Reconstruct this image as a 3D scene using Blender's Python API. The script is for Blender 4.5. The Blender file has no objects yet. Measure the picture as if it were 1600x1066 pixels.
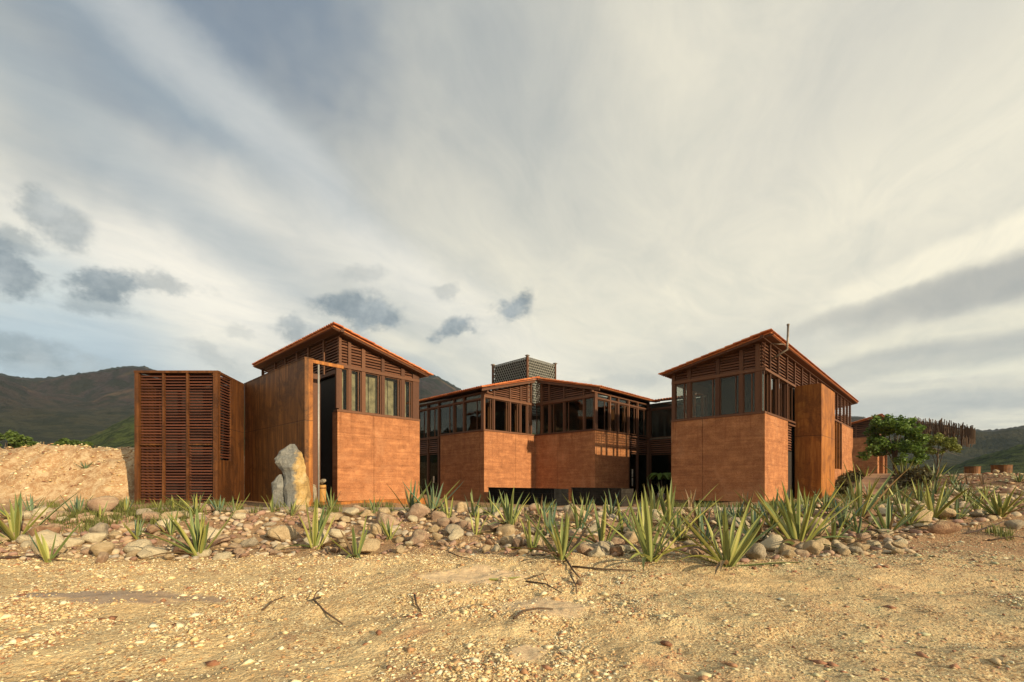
import bpy, bmesh, math, random
import numpy as np
from mathutils import Vector, Matrix, Euler, Quaternion

sc = bpy.context.scene
R = math.radians

# ------------------------------------------------------------------ camera
cam_d = bpy.data.cameras.new('camera')
cam = bpy.data.objects.new('camera', cam_d)
sc.collection.objects.link(cam)
cam.location = (0, 0, 1.5)
cam.rotation_euler = (R(90), 0, 0)
cam_d.sensor_width = 36.0
cam_d.lens = 36.0 * 690 / 1600
cam_d.shift_y = 217 / 1600
cam_d.clip_start = 0.05
cam_d.clip_end = 12000
sc.camera = cam
sc.render.resolution_x, sc.render.resolution_y = 1024, 682

# ------------------------------------------------------------------ sun and exposure
SUN_EL, SUN_AZ = R(18.0), R(-43.3)          # direction TO the sun, azimuth from +X
sun_dir = Vector((math.cos(SUN_AZ) * math.cos(SUN_EL), math.sin(SUN_AZ) * math.cos(SUN_EL), math.sin(SUN_EL)))
sd = bpy.data.lights.new('sun', 'SUN')
sd.energy = 5.0
sd.angle = R(0.6)
sd.color = (1.0, 0.80, 0.52)
sun = bpy.data.objects.new('sun', sd)
sc.collection.objects.link(sun)
sun.rotation_euler = sun_dir.to_track_quat('Z', 'Y').to_euler()
sc.view_settings.view_transform = 'Standard'
sc.view_settings.look = 'None'
sc.view_settings.gamma = 1
sc.view_settings.use_curve_mapping = False
sc.view_settings.exposure = 0.50
sc.cycles.max_bounces = 6
sc.cycles.transparent_max_bounces = 16
sc.cycles.volume_bounces = 0
sc.cycles.caustics_reflective = False
sc.cycles.caustics_refractive = False


# ------------------------------------------------------------------ node helper
class NT:
    def __init__(s, tree):
        s.t = tree
        s.n = tree.nodes
        s.l = tree.links

    def put(s, sock, v):
        if v is None:
            return
        if hasattr(v, 'is_linked') or isinstance(v, bpy.types.NodeSocket):
            s.l.new(v, sock)
        else:
            if sock.type == 'RGBA' and len(v) == 3:
                v = (*v, 1)
            sock.default_value = v

    def math(s, op, a, b=None, c=None, clamp=False):
        n = s.n.new('ShaderNodeMath')
        n.operation = op
        n.use_clamp = clamp
        s.put(n.inputs[0], a)
        if b is not None: s.put(n.inputs[1], b)
        if c is not None: s.put(n.inputs[2], c)
        return n.outputs[0]

    def vm(s, op, a, b=None, scale=None):
        n = s.n.new('ShaderNodeVectorMath')
        n.operation = op
        s.put(n.inputs[0], a)
        if b is not None: s.put(n.inputs[1], b)
        if scale is not None: s.put(n.inputs['Scale'], scale)
        return n.outputs['Value'] if op in ('DOT_PRODUCT', 'LENGTH', 'DISTANCE') else n.outputs[0]

    def mix(s, f, a, b, blend='MIX'):
        n = s.n.new('ShaderNodeMix')
        n.data_type = 'RGBA'
        n.blend_type = blend
        s.put(n.inputs[0], f)
        s.put(n.inputs[6], a)
        s.put(n.inputs[7], b)
        return n.outputs[2]

    def noise(s, v, scale, detail=4, rough=0.55, dist=0.0, color=False):
        n = s.n.new('ShaderNodeTexNoise')
        s.put(n.inputs['Vector'], v)
        n.inputs['Scale'].default_value = scale
        n.inputs['Detail'].default_value = detail
        n.inputs['Roughness'].default_value = rough
        n.inputs['Distortion'].default_value = dist
        return n.outputs['Color' if color else 'Fac']

    def voro(s, v, scale, feature='F1', out='Distance', rnd=1.0):
        n = s.n.new('ShaderNodeTexVoronoi')
        n.feature = feature
        s.put(n.inputs['Vector'], v)
        n.inputs['Scale'].default_value = scale
        n.inputs['Randomness'].default_value = rnd
        return n.outputs[out]

    def ramp(s, f, stops, interp='LINEAR'):
        n = s.n.new('ShaderNodeValToRGB')
        n.color_ramp.interpolation = interp
        e = n.color_ramp.elements
        while len(e) < len(stops): e.new(0.5)
        for i, (p, c) in enumerate(stops):
            e[i].position = p
            e[i].color = (*c, 1) if len(c) == 3 else c
        s.put(n.inputs[0], f)
        return n.outputs[0]

    def maprange(s, v, a, b, c=0.0, d=1.0, smooth=True):
        n = s.n.new('ShaderNodeMapRange')
        n.interpolation_type = 'SMOOTHSTEP' if smooth else 'LINEAR'
        s.put(n.inputs[0], v)
        for i, q in enumerate((a, b, c, d)): n.inputs[1 + i].default_value = q
        return n.outputs[0]

    def mapping(s, v, scale=(1, 1, 1), loc=(0, 0, 0), rot=(0, 0, 0)):
        n = s.n.new('ShaderNodeMapping')
        s.put(n.inputs['Vector'], v)
        n.inputs['Scale'].default_value = scale
        n.inputs['Location'].default_value = loc
        n.inputs['Rotation'].default_value = rot
        return n.outputs[0]

    def bump(s, h, strength=0.5, dist=0.02, normal=None):
        n = s.n.new('ShaderNodeBump')
        n.inputs['Strength'].default_value = strength
        n.inputs['Distance'].default_value = dist
        s.put(n.inputs['Height'], h)
        if normal is not None: s.put(n.inputs['Normal'], normal)
        return n.outputs[0]

    def pos(s):
        return s.n.new('ShaderNodeNewGeometry').outputs['Position']

    def xyz(s, v):
        n = s.n.new('ShaderNodeSeparateXYZ')
        s.put(n.inputs[0], v)
        return n.outputs


# ------------------------------------------------------------------ sky
world = bpy.data.worlds.new('World')
sc.world = world
world.use_nodes = True
W = NT(world.node_tree)
W.n.clear()
D = W.n.new('ShaderNodeTexCoord').outputs['Generated']
dx, dy, dz = W.xyz(D)
sky = W.n.new('ShaderNodeTexSky')
sky.sky_type = 'NISHITA'
sky.sun_disc = False
sky.sun_elevation = SUN_EL
sky.sun_rotation = R(90) - SUN_AZ
sky.air_density = 1.0
sky.dust_density = 1.5
zc = W.math('ADD', W.math('MAXIMUM', dz, 0.0), 0.13)
comb = W.n.new('ShaderNodeCombineXYZ')
W.l.new(W.math('DIVIDE', dx, zc), comb.inputs[0])
W.l.new(W.math('DIVIDE', dy, zc), comb.inputs[1])
P = comb.outputs[0]
# warp, then high streaky cirrus drawn out along one wind direction
wv = W.vm('SCALE', W.vm('SUBTRACT', W.noise(P, 0.7, 2, 0.5, color=True), (0.5, 0.5, 0.5)), scale=0.7)
Pw = W.vm('ADD', P, wv)
ang = math.atan2(0.80, 0.60)
st1 = W.noise(W.mapping(W.mapping(Pw, rot=(0, 0, -ang)), scale=(0.30, 1.35, 1), loc=(3.1, 0.4, 0)), 1.0, 5, 0.5)
st2 = W.noise(W.mapping(W.mapping(Pw, rot=(0, 0, -R(160))), scale=(0.30, 1.2, 1), loc=(1.0, 6.3, 2)), 1.0, 6, 0.56)


def ell(px, py, ra, rb, rot, warp=0.1, wscale=5.0, soft=0.55):
    """elliptical cloud patch round one direction; ra, rb half axes and rot in degrees"""
    v = Vector(((px - 800) / 690, 1, (750 - py) / 690)).normalized()
    rt = v.cross(Vector((0, 0, 1))).normalized()
    up = rt.cross(v)
    c, s_ = math.cos(R(rot)), math.sin(R(rot))
    a, b_ = rt * c + up * s_, up * c - rt * s_
    src = W.vm('ADD', D, W.vm('SCALE', W.vm('SUBTRACT', W.noise(D, wscale, 6, 0.62, color=True), (0.5, 0.5, 0.5)), scale=warp))
    u_ = W.math('DIVIDE', W.math('SUBTRACT', W.vm('DOT_PRODUCT', src, tuple(a)), v.dot(a)), math.radians(ra))
    w_ = W.math('DIVIDE', W.math('SUBTRACT', W.vm('DOT_PRODUCT', src, tuple(b_)), v.dot(b_)), math.radians(rb))
    d2 = W.math('SQRT', W.math('ADD', W.math('MULTIPLY', u_, u_), W.math('MULTIPLY', w_, w_)))
    front = W.maprange(W.vm('DOT_PRODUCT', D, tuple(v)), 0.2, 0.5)
    return W.math('MULTIPLY', W.maprange(d2, 1.0 - soft, 1.0 + soft * .6, 1.0, 0.0), front)


def lobe(px, py, r0, r1, warp=0.0):
    """soft patch of sky round one direction; r0 < r1 in degrees"""
    v = Vector(((px - 800) / 690, 1, (750 - py) / 690)).normalized()
    src = D
    if warp:
        src = W.vm('ADD', D, W.vm('SCALE', W.vm('SUBTRACT', W.noise(D, 3.0, 4, 0.6, color=True), (0.5, 0.5, 0.5)), scale=warp))
    return W.maprange(W.vm('DISTANCE', src, tuple(v)), math.radians(r0), math.radians(r1), 1.0, 0.0)


cream = (0.82, 0.755, 0.595)
greyblue = (0.265, 0.33, 0.385)
grey = (0.40, 0.39, 0.355)
# base: bluish grey high up, cream toward the horizon
base = W.mix(W.maprange(dz, 0.38, 1.05), cream, (0.26, 0.29, 0.31))
base = W.mix(W.math('MULTIPLY', W.math('MULTIPLY', W.maprange(st1, 0.40, 0.60), W.maprange(dx, 0.45, -0.25, 0.2, 1.0)), 0.62), base, greyblue)
base = W.mix(W.math('MULTIPLY', lobe(430, -40, 2, 38, 0.45), 0.88), base, (0.115, 0.165, 0.24))
base = W.mix(W.math('MULTIPLY', lobe(840, -90, 2, 30, 0.35), 0.85), base, (0.23, 0.265, 0.30))
base = W.mix(W.math('MULTIPLY', lobe(640, 330, 1, 20, 0.5), 0.45), base, cream)
base = W.mix(W.math('MULTIPLY', lobe(330, 450, 2, 16, 0.3), 0.7), base, (0.86, 0.80, 0.68))
base = W.mix(W.math('MULTIPLY', lobe(1050, 260, 4, 36, 0.35), 0.65), base, (0.72, 0.67, 0.535))
# lenticular grey bank low on the right
low = W.math('MULTIPLY', W.maprange(dz, 0.50, 0.10), W.maprange(dx, 0.30, 0.72))
base = W.mix(W.math('MULTIPLY', low, W.maprange(st2, 0.38, 0.62, 0, .7)), base, (0.36, 0.35, 0.32))
base = W.mix(W.math('MULTIPLY', low, W.maprange(st2, 0.52, 0.40, 0.0, 0.55)), base, (0.74, 0.69, 0.53))
# bluish band near the left horizon
base = W.mix(W.math('MULTIPLY', lobe(60, 560, 3, 15, 0.2), 0.7), base, (0.42, 0.53, 0.60))
# long sweeping veils, upper left to centre
for (px, py, ra, rb, rot, k, c) in ((470, 300, 30, 4.2, -32, .62, (0.27, 0.325, 0.37)), (300, 330, 22, 3.0, -30, .38, (0.30, 0.36, 0.40)), (820, 150, 16, 7, -40, .35, (0.30, 0.33, 0.35)),
                                    (420, 215, 24, 2.4, -30, .40, (0.74, 0.72, 0.66)), (640, 440, 22, 3.4, -22, .55, (0.90, 0.83, 0.69)), (260, 415, 16, 3.2, -14, .55, (0.92, 0.85, 0.72)),
                                    (1180, 150, 22, 9, -50, .40, (0.74, 0.69, 0.56)), (1250, 330, 26, 7, 20, .30, (0.78, 0.72, 0.57)), (1380, 60, 20, 6, 25, .35, (0.42, 0.42, 0.40)),
                                    (60, 575, 12, 4, 4, .55, (0.34, 0.42, 0.48)), (1120, 560, 18, 4, 6, .45, (0.44, 0.44, 0.41))):
    base = W.mix(W.math('MULTIPLY', ell(px, py, ra, rb, rot, .12, 3.0, .8), k), base, c)
# lens shaped cloud at the right: bright rim over a grey belly
for (px, py, ra, rb, rot, k, c) in ((1530, 385, 13, 1.7, 11, .8, (0.90, 0.82, 0.63)), (1590, 425, 11, 2.0, 9, .75, (0.33, 0.32, 0.30)), (1440, 460, 12, 1.0, 6, .55, (0.40, 0.385, 0.345)),
                                    (1480, 520, 16, 1.4, 7, .55, (0.76, 0.70, 0.54)), (1430, 565, 18, 1.5, 5, .55, (0.33, 0.33, 0.32)), (1500, 610, 14, 1.1, 5, .5, (0.70, 0.65, 0.52)), (1420, 640, 14, 1.3, 2, .6, (0.36, 0.37, 0.37))):
    base = W.mix(W.math('MULTIPLY', ell(px, py, ra, rb, rot, .07, 4.0, .5), k), base, c)
# small ragged dark clouds
det = W.noise(D, 11.0, 6, 0.65)
rag = W.noise(W.mapping(D, scale=(1, 1, 1.5)), 14.0, 8, 0.66)
dcol = W.mix(W.maprange(det, .35, .68), (0.16, 0.195, 0.22), (0.36, 0.39, 0.40))
for (px, py, ra, rb, rot, k) in ((562, 487, 4.4, 2.0, -3, 1), (708, 514, 3.2, 1.1, 18, 1), (798, 480, 2.4, 1.5, 18, 1), (160, 448, 2.8, 1.3, 4, .95), (5, 425, 3.4, 2.0, -25, 1), (78, 342, 2.2, 1.6, -35, .7),
                                 (455, 511, 2.0, 1.4, -10, .7), (268, 446, 2.8, 1.2, 0, .6), (150, 476, 3.2, 1.0, 0, .55), (25, 545, 4.6, 1.2, 0, .65), (110, 578, 4.6, 1.2, 3, .5), (570, 430, 2.4, 1.0, 0, .3),
                                 (700, 458, 1.8, .9, 15, .4), (380, 520, 1.6, .9, 0, .3), (20, 375, 1.8, 1.0, 0, .6), (960, 600, 7, 1.0, 2, .3), (330, 560, 3.5, 1.2, -20, .35)):
    e0 = W.math('ADD', ell(px, py, ra * 1.15, rb * 1.15, rot, .075, 13.0, .9), W.math('MULTIPLY', W.math('SUBTRACT', rag, 0.5), 2.6))
    base = W.mix(W.math('MULTIPLY', W.math('MULTIPLY', W.maprange(e0, .16, .95), ell(px, py, ra * 1.5, rb * 1.5, rot, .05, 9.0, .4)), .95 * k), base, dcol)
fine = W.noise(W.mapping(W.mapping(Pw, rot=(0, 0, -ang)), scale=(.8, 1.5, 1)), 3.4, 10, 0.68, 0.6)
base = W.mix(1.0, base, W.ramp(fine, [(0.30, (0.89, 0.91, 0.93)), (0.50, (1.0, 1.0, 1.0)), (0.70, (1.10, 1.09, 1.06))]), 'MULTIPLY')
cloudy = W.vm('SCALE', base, scale=8.8)
final = W.mix(0.94, sky.outputs[0], cloudy)
# below the horizon: dim earth light
final = W.mix(W.maprange(dz, -0.02, -0.10), final, (2.0, 1.6, 1.1))
bg = W.n.new('ShaderNodeBackground')
bg.inputs['Strength'].default_value = 0.1
W.l.new(final, bg.inputs['Color'])
wo = W.n.new('ShaderNodeOutputWorld')
W.l.new(bg.outputs[0], wo.inputs['Surface'])


# ------------------------------------------------------------------ materials
def new_mat(name):
    m = bpy.data.materials.new(name)
    m.use_nodes = True
    t = NT(m.node_tree)
    b = t.n['Principled BSDF']
    return m, t, b


def fin(t, b, col, rough=0.8, bump=None, metal=0.0, spec=None):
    t.put(b.inputs['Base Color'], col)
    t.put(b.inputs['Roughness'], rough)
    t.put(b.inputs['Metallic'], metal)
    if spec is not None: t.put(b.inputs['Specular IOR Level'], spec)
    if bump is not None: t.l.new(bump, b.inputs['Normal'])


def mat_rammed():
    m, t, b = new_mat('rammed_earth')
    p = t.pos()
    lay = t.noise(t.mapping(p, scale=(0.5, 0.5, 7.0)), 1.2, 5, 0.6, 0.3)
    blot = t.noise(t.mapping(p, scale=(1, 1, 1.8)), 1.1, 5, 0.62)
    grit = t.noise(p, 45, 3, 0.7)
    z = t.xyz(p)[2]
    zz = t.math('ADD', z, t.math('MULTIPLY', t.math('SUBTRACT', blot, 0.5), 0.06))
    fr = t.math('FRACT', t.math('DIVIDE', zz, 0.62))
    line = t.math('MULTIPLY', t.maprange(t.math('ABSOLUTE', t.math('SUBTRACT', fr, 0.5)), 0.0, 0.028, 1.0, 0.0), t.maprange(t.noise(p, 1.3, 4, .6), .38, .6))
    mixn = t.math('ADD', t.math('MULTIPLY', lay, 0.45), t.math('MULTIPLY', t.noise(p, 2.6, 6, 0.68), 0.55))
    col = t.ramp(mixn, [(0.36, (0.18, 0.062, 0.024)), (0.5, (0.325, 0.125, 0.050)), (0.62, (0.48, 0.205, 0.085))])
    col = t.mix(t.maprange(blot, 0.44, 0.70, 0, 0.55), col, (0.25, 0.088, 0.036))
    edgez = t.math('MULTIPLY', t.maprange(z, 1.25, 0.35, 0, 0.9), t.maprange(t.noise(p, 2.2, 5, .7), .3, .6))
    col = t.mix(edgez, col, (0.40, 0.19, 0.085))
    col = t.mix(t.math('MULTIPLY', line, 0.30), col, (0.22, 0.085, 0.04))
    col = t.mix(t.maprange(grit, 0.42, 0.62, 0.0, 0.75), col, t.mix(0.5, col, (0.66, 0.36, 0.19)))
    run = t.noise(t.mapping(p, scale=(5, 5, .25)), 1.4, 4, .65)
    col = t.mix(t.math('MULTIPLY', t.maprange(run, .54, .68), t.maprange(z, 1.2, 4.6, .1, .55)), col, (0.17, 0.062, 0.027))
    pat = t.noise(p, 0.55, 4, .6, .8)
    col = t.mix(t.maprange(pat, .52, .68, 0, .35), col, (0.52, 0.27, 0.14))
    pit = t.maprange(t.noise(p, 14, 4, 0.7), 0.56, 0.68)
    col = t.mix(t.math('MULTIPLY', pit, 0.5), col, (0.15, 0.055, 0.026))
    h = t.math('ADD', t.math('MULTIPLY', grit, 0.5), t.math('ADD', t.math('MULTIPLY', lay, 0.8), t.math('MULTIPLY', line, -0.7)))
    fin(t, b, col, 0.92, t.bump(blot, .6, .05, t.bump(h, 0.7, 0.025)), spec=0.2)
    return m


def mat_corten(name, c1, c2, c3):
    m, t, b = new_mat(name)
    p = t.pos()
    st = t.noise(t.mapping(p, scale=(4.5, 4.5, 0.35)), 1.6, 5, 0.6)
    bl = t.noise(p, 1.0, 7, 0.7, 0.8)
    fi = t.noise(p, 26, 4, 0.7)
    z = t.xyz(p)[2]
    seam = t.maprange(t.math('ABSOLUTE', t.math('SUBTRACT', z, 3.78)), 0.0, 0.03, 1.0, 0.0)
    col = t.ramp(st, [(0.3, c1), (0.5, c2), (0.7, c3)])
    col = t.mix(t.maprange(bl, 0.46, 0.62, 0, 0.8), col, c1)
    col = t.mix(t.maprange(fi, 0.35, 0.75, 0, 0.4), col, c3)
    col = t.mix(t.math('MULTIPLY', seam, 0.7), col, (0.03, 0.014, 0.008))
    h = t.math('ADD', t.math('MULTIPLY', fi, 0.5), t.math('MULTIPLY', seam, -1.5))
    fin(t, b, col, 0.62, t.bump(h, 0.3, 0.01), metal=0.0, spec=0.3)
    return m


def mat_wood(name, a, c):
    m, t, b = new_mat(name)
    p = t.pos()
    oi = t.n.new('ShaderNodeObjectInfo').outputs['Random']
    g = t.noise(t.mapping(p, scale=(7, 7, 7)), 2.0, 5, 0.65, 1.2)
    f = t.math('ADD', t.math('MULTIPLY', g, 0.6), t.math('MULTIPLY', oi, 0.4))
    col = t.ramp(f, [(0.25, a), (0.75, c)])
    fin(t, b, col, 0.7, t.bump(g, 0.2, 0.006), spec=0.3)
    return m


def mat_plain(name, c, rough=0.7, metal=0.0, var=0.25, scale=8.0, spec=None, bumpd=0.0):
    m, t, b = new_mat(name)
    n = t.noise(t.pos(), scale, 5, 0.62)
    lo = tuple(x * (1 - var) for x in c)
    hi = tuple(min(1, x * (1 + var)) for x in c)
    fin(t, b, t.ramp(n, [(0.3, lo), (0.7, hi)]), rough, t.bump(n, 0.5, bumpd) if bumpd else None, metal, spec)
    return m


def mat_tile():
    m, t, b = new_mat('clay_tile')
    p = t.pos()
    g = t.n.new('ShaderNodeNewGeometry')
    oi = t.n.new('ShaderNodeObjectInfo').outputs['Random']
    r = t.math('FRACT', t.math('ADD', g.outputs['Random Per Island'], oi))
    col = t.ramp(r, [(0.0, (0.42, 0.115, 0.042)), (0.5, (0.54, 0.165, 0.055)), (1.0, (0.62, 0.23, 0.085))])
    n = t.noise(p, 9, 5, 0.65)
    col = t.mix(t.maprange(n, 0.45, 0.75, 0, 0.6), col, (0.24, 0.08, 0.035))
    fin(t, b, col, 0.8, t.bump(n, 0.3, 0.01), spec=0.25)
    return m


def mat_glass(name='window_glass', tint=(0.74, 0.74, 0.68, 1)):
    m, t, b = new_mat(name)
    t.n.remove(b)
    tr = t.n.new('ShaderNodeBsdfTransparent')
    tr.inputs[0].default_value = tint
    gl = t.n.new('ShaderNodeBsdfGlossy')
    gl.inputs['Roughness'].default_value = 0.015
    gl.inputs['Color'].default_value = (0.92, 0.95, 0.90, 1)
    nz = t.noise(t.pos(), 0.8, 2, 0.5)
    t.l.new(t.bump(nz, 0.06, 0.3), gl.inputs['Normal'])
    lw = t.n.new('ShaderNodeLayerWeight')
    lw.inputs['Blend'].default_value = 0.5
    f = t.math('MULTIPLY_ADD', t.math('POWER', lw.outputs['Facing'], 4.0), 0.85, 0.026, clamp=True)
    mx = t.n.new('ShaderNodeMixShader')
    t.l.new(f, mx.inputs[0])
    t.l.new(tr.outputs[0], mx.inputs[1])
    t.l.new(gl.outputs[0], mx.inputs[2])
    t.l.new(mx.outputs[0], t.n['Material Output'].inputs['Surface'])
    return m


def mat_ground():
    m, t, b = new_mat('stony_ground')
    p = t.pos()
    x, y, z = t.xyz(p)
    big = t.noise(p, 0.33, 5, 0.6, 0.6)
    mid = t.noise(p, 1.7, 6, 0.65, 0.5)
    wp = t.vm('ADD', p, t.vm('SCALE', t.noise(p, 6, 3, 0.6, color=True), scale=0.09))
    c1 = t.voro(wp, 22, 'F1', 'Color')
    c2 = t.voro(wp, 60, 'F1', 'Color')
    c3 = t.voro(wp, 6.5, 'F1', 'Color')
    s1 = t.xyz(c1)[0]
    s2 = t.xyz(c2)[1]
    s3 = t.xyz(c3)[0]
    soil = t.ramp(mid, [(0.28, (0.48, 0.31, 0.145)), (0.5, (0.73, 0.53, 0.27)), (0.72, (0.84, 0.68, 0.38))])
    frag = t.ramp(s1, [(0.0, (0.34, 0.14, 0.075)), (0.18, (0.50, 0.29, 0.14)), (0.4, (0.62, 0.45, 0.23)), (0.7, (0.73, 0.60, 0.34)), (1.0, (0.62, 0.57, 0.38))])
    frag2 = t.ramp(s2, [(0.0, (0.10, 0.055, 0.028)), (0.25, (0.38, 0.22, 0.10)), (0.6, (0.66, 0.47, 0.22)), (1.0, (0.82, 0.70, 0.42))])
    # sand patches stay smooth, stony patches show fragments
    stony = t.maprange(t.noise(p, 0.55, 4, 0.6, 0.8), 0.40, 0.56)
    col = t.mix(t.math('MULTIPLY', stony, t.maprange(s3, 0.25, 0.8, 0.35, 0.95)), soil, frag)
    col = t.mix(t.math('MULTIPLY_ADD', stony, 0.45, 0.3), col, frag2)
    # ochre / red / greenish drifts
    col = t.mix(t.maprange(t.noise(p, 0.9, 5, 0.7, 1.0), 0.56, 0.68, 0, 0.45), col, (0.42, 0.19, 0.105))
    east = t.maprange(x, 0.5, 7.0)
    col = t.mix(t.math('MULTIPLY', east, 0.30), col, (0.40, 0.265, 0.145))
    green = t.math('MULTIPLY', t.maprange(t.noise(p, 1.3, 5, 0.7), 0.5, 0.62), t.maprange(x, -1.0, 2.5))
    col = t.mix(t.math('MULTIPLY', green, 0.30), col, (0.44, 0.42, 0.25))
    # damp hollow on the left, dried smooth silt in two spots
    mps = t.noise(p, 2.2, 4, 0.6)
    def spot(cx, cy, rx, ry, lo=0.75, hi=1.15):
        q = t.mapping(p, scale=(1 / rx, 1 / ry, 0), loc=(-cx / rx, -cy / ry, 0))
        d = t.math('ADD', t.vm('LENGTH', q), t.math('MULTIPLY', t.math('SUBTRACT', mps, 0.5), 1.2))
        return t.maprange(d, lo, hi, 1.0, 0.0)
    damp = t.math('MAXIMUM', spot(-5.2, 5.75, 1.5, 0.22), spot(-4.9, 5.5, .7, .12))
    col = t.mix(t.math('MULTIPLY', damp, 0.72), col, (0.26, 0.175, 0.125))
    silt = t.math('MAXIMUM', spot(-0.55, 6.7, 0.8, 0.55), t.math('MAXIMUM', spot(0.15, 3.9, 0.17, 0.2), spot(0.35, 5.3, 0.55, 0.5)))
    col = t.mix(t.math('MULTIPLY', silt, 0.55), col, (0.66, 0.48, 0.31))
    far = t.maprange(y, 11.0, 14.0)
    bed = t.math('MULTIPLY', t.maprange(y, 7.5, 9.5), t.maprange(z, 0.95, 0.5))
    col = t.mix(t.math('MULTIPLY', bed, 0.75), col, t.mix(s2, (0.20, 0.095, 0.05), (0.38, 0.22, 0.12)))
    # cut clay bank and the slope at the right
    bank = t.math('MULTIPLY', t.maprange(x, -16.5, -17.5), t.maprange(y, 15.0, 18.0))
    bk = t.mix(t.maprange(t.noise(p, 3.2, 6, 0.7, .5), .40, .66), t.ramp(t.noise(p, .8, 5, .65), [(0.3, (0.32, 0.175, 0.085)), (0.7, (0.50, 0.30, 0.15))]), (0.64, 0.48, 0.29))
    bk = t.mix(t.maprange(s1, .7, 1, 0, .7), bk, (0.64, 0.50, 0.30))
    col = t.mix(bank, col, bk)
    rb = t.maprange(z, 0.8, 1.3)
    col = t.mix(t.math('MULTIPLY', rb, t.maprange(x, 12, 16)), col, t.mix(t.maprange(mid, .4, .62), (0.17, 0.10, 0.055), (0.36, 0.22, 0.12)))
    h = t.math('ADD', t.math('MULTIPLY', t.voro(wp, 16), -0.5), t.math('MULTIPLY', t.voro(wp, 42), -0.3))
    h = t.math('ADD', h, t.math('MULTIPLY', t.noise(p, 60, 4, 0.7), 0.35))
    h = t.math('MULTIPLY', h, t.math('SUBTRACT', 1.0, t.math('MULTIPLY', silt, 0.85)))
    h = t.math('MULTIPLY', h, t.math('SUBTRACT', 1.0, t.math('MULTIPLY', damp, 0.9)))
    bn = t.bump(h, 0.9, 0.04)
    bn = t.bump(mid, 0.5, 0.08, bn)
    rough = t.math('SUBTRACT', 0.93, t.math('MULTIPLY', damp, 0.5))
    fin(t, b, col, rough, bn, spec=0.25)
    return m


def mat_gravel():
    m, t, b = new_mat('gravel_stone')
    g = t.n.new('ShaderNodeNewGeometry')
    p = g.outputs['Position']
    x = t.xyz(p)[0]
    r = g.outputs['Random Per Island']
    a = t.ramp(r, [(0.0, (0.16, 0.07, 0.04)), (0.12, (0.38, 0.17, 0.09)), (0.30, (0.60, 0.42, 0.20)), (0.6, (0.78, 0.62, 0.34)), (0.88, (0.86, 0.76, 0.50)), (1.0, (0.70, 0.68, 0.52))])
    bcol = t.ramp(r, [(0.0, (0.22, 0.085, 0.05)), (0.2, (0.40, 0.21, 0.13)), (0.42, (0.50, 0.37, 0.22)), (0.7, (0.42, 0.44, 0.27)), (0.9, (0.66, 0.60, 0.38)), (1.0, (0.60, 0.60, 0.47))])
    col = t.mix(t.maprange(x, -0.5, 3.5), a, bcol)
    n = t.noise(p, 60, 3, 0.6)
    col = t.mix(t.maprange(n, .4, .7, 0, .35), col, (0.40, 0.27, 0.15))
    fin(t, b, col, 0.85, t.bump(n, 0.4, 0.006), spec=0.25)
    return m


def mat_rock(name, c, c2, vein=None):
    m, t, b = new_mat(name)
    p = t.n.new('ShaderNodeTexCoord').outputs['Object']
    oi = t.n.new('ShaderNodeObjectInfo').outputs['Random']
    n4 = t.n.new('ShaderNodeVectorMath')
    n4.operation = 'ADD'
    t.l.new(p, n4.inputs[0])
    t.l.new(t.vm('SCALE', (13.0, 7.0, 5.0), scale=oi), n4.inputs[1])
    q = n4.outputs[0]
    n = t.noise(q, 2.2, 6, 0.66, 0.4)
    f = t.noise(q, 13, 5, 0.7)
    col = t.ramp(n, [(0.32, c), (0.68, c2)])
    col = t.mix(t.maprange(f, 0.52, 0.7, 0, 0.4), col, tuple(x * 0.5 for x in c))
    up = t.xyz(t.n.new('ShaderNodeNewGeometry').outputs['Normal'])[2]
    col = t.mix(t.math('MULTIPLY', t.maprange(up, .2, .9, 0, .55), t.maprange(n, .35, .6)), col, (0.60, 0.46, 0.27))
    if vein: col = t.mix(t.maprange(t.noise(q, 1.1, 4, .6, 1.0), .55, .66, 0, .8), col, vein)
    geo = t.n.new('ShaderNodeNewGeometry').outputs['Pointiness']
    fin(t, b, col, 0.88, t.bump(t.math('ADD', n, t.math('MULTIPLY', f, .7)), 0.8, 0.09), spec=0.2)
    return m


def mat_leaf(name, lo, hi, edge=None):
    m, t, b = new_mat(name)
    p = t.n.new('ShaderNodeTexCoord').outputs['Object']
    g = t.n.new('ShaderNodeNewGeometry')
    oi = t.n.new('ShaderNodeObjectInfo').outputs['Random']
    x, y, z = t.xyz(p)
    n = t.noise(t.mapping(p, scale=(30, 30, 2)), 1.0, 4, 0.6)
    col = t.mix(oi, lo, hi)
    col = t.mix(t.maprange(n, .35, .7, 0, .35), col, tuple(c * .62 for c in lo))
    if edge:
        ed = t.maprange(t.math('ABSOLUTE', x), 0.020, 0.030)
        col = t.mix(t.math('MULTIPLY', ed, .55), col, edge)
        tip = t.maprange(z, 0.9, 1.0)
        col = t.mix(t.math('MULTIPLY', tip, .7), col, (0.16, 0.08, 0.04))
    fin(t, b, col, 0.5, t.bump(n, 0.25, 0.004), spec=0.35)
    return m


def mat_foliage(name, lo, hi, tl=0.25):
    m, t, b = new_mat(name)
    g = t.n.new('ShaderNodeNewGeometry')
    cl = t.noise(g.outputs['Position'], 1.6, 3, 0.6)
    r = t.math('ADD', t.math('MULTIPLY', g.outputs['Random Per Island'], .6), t.math('MULTIPLY', cl, .5))
    col = t.mix(r, lo, hi)
    fin(t, b, col, 0.55, spec=0.3)
    trl = t.n.new('ShaderNodeBsdfTranslucent')
    t.l.new(col, trl.inputs[0])
    mx = t.n.new('ShaderNodeMixShader')
    mx.inputs[0].default_value = tl
    t.l.new(b.outputs[0], mx.inputs[1])
    t.l.new(trl.outputs[0], mx.inputs[2])
    t.l.new(mx.outputs[0], t.n['Material Output'].inputs['Surface'])
    return m


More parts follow.
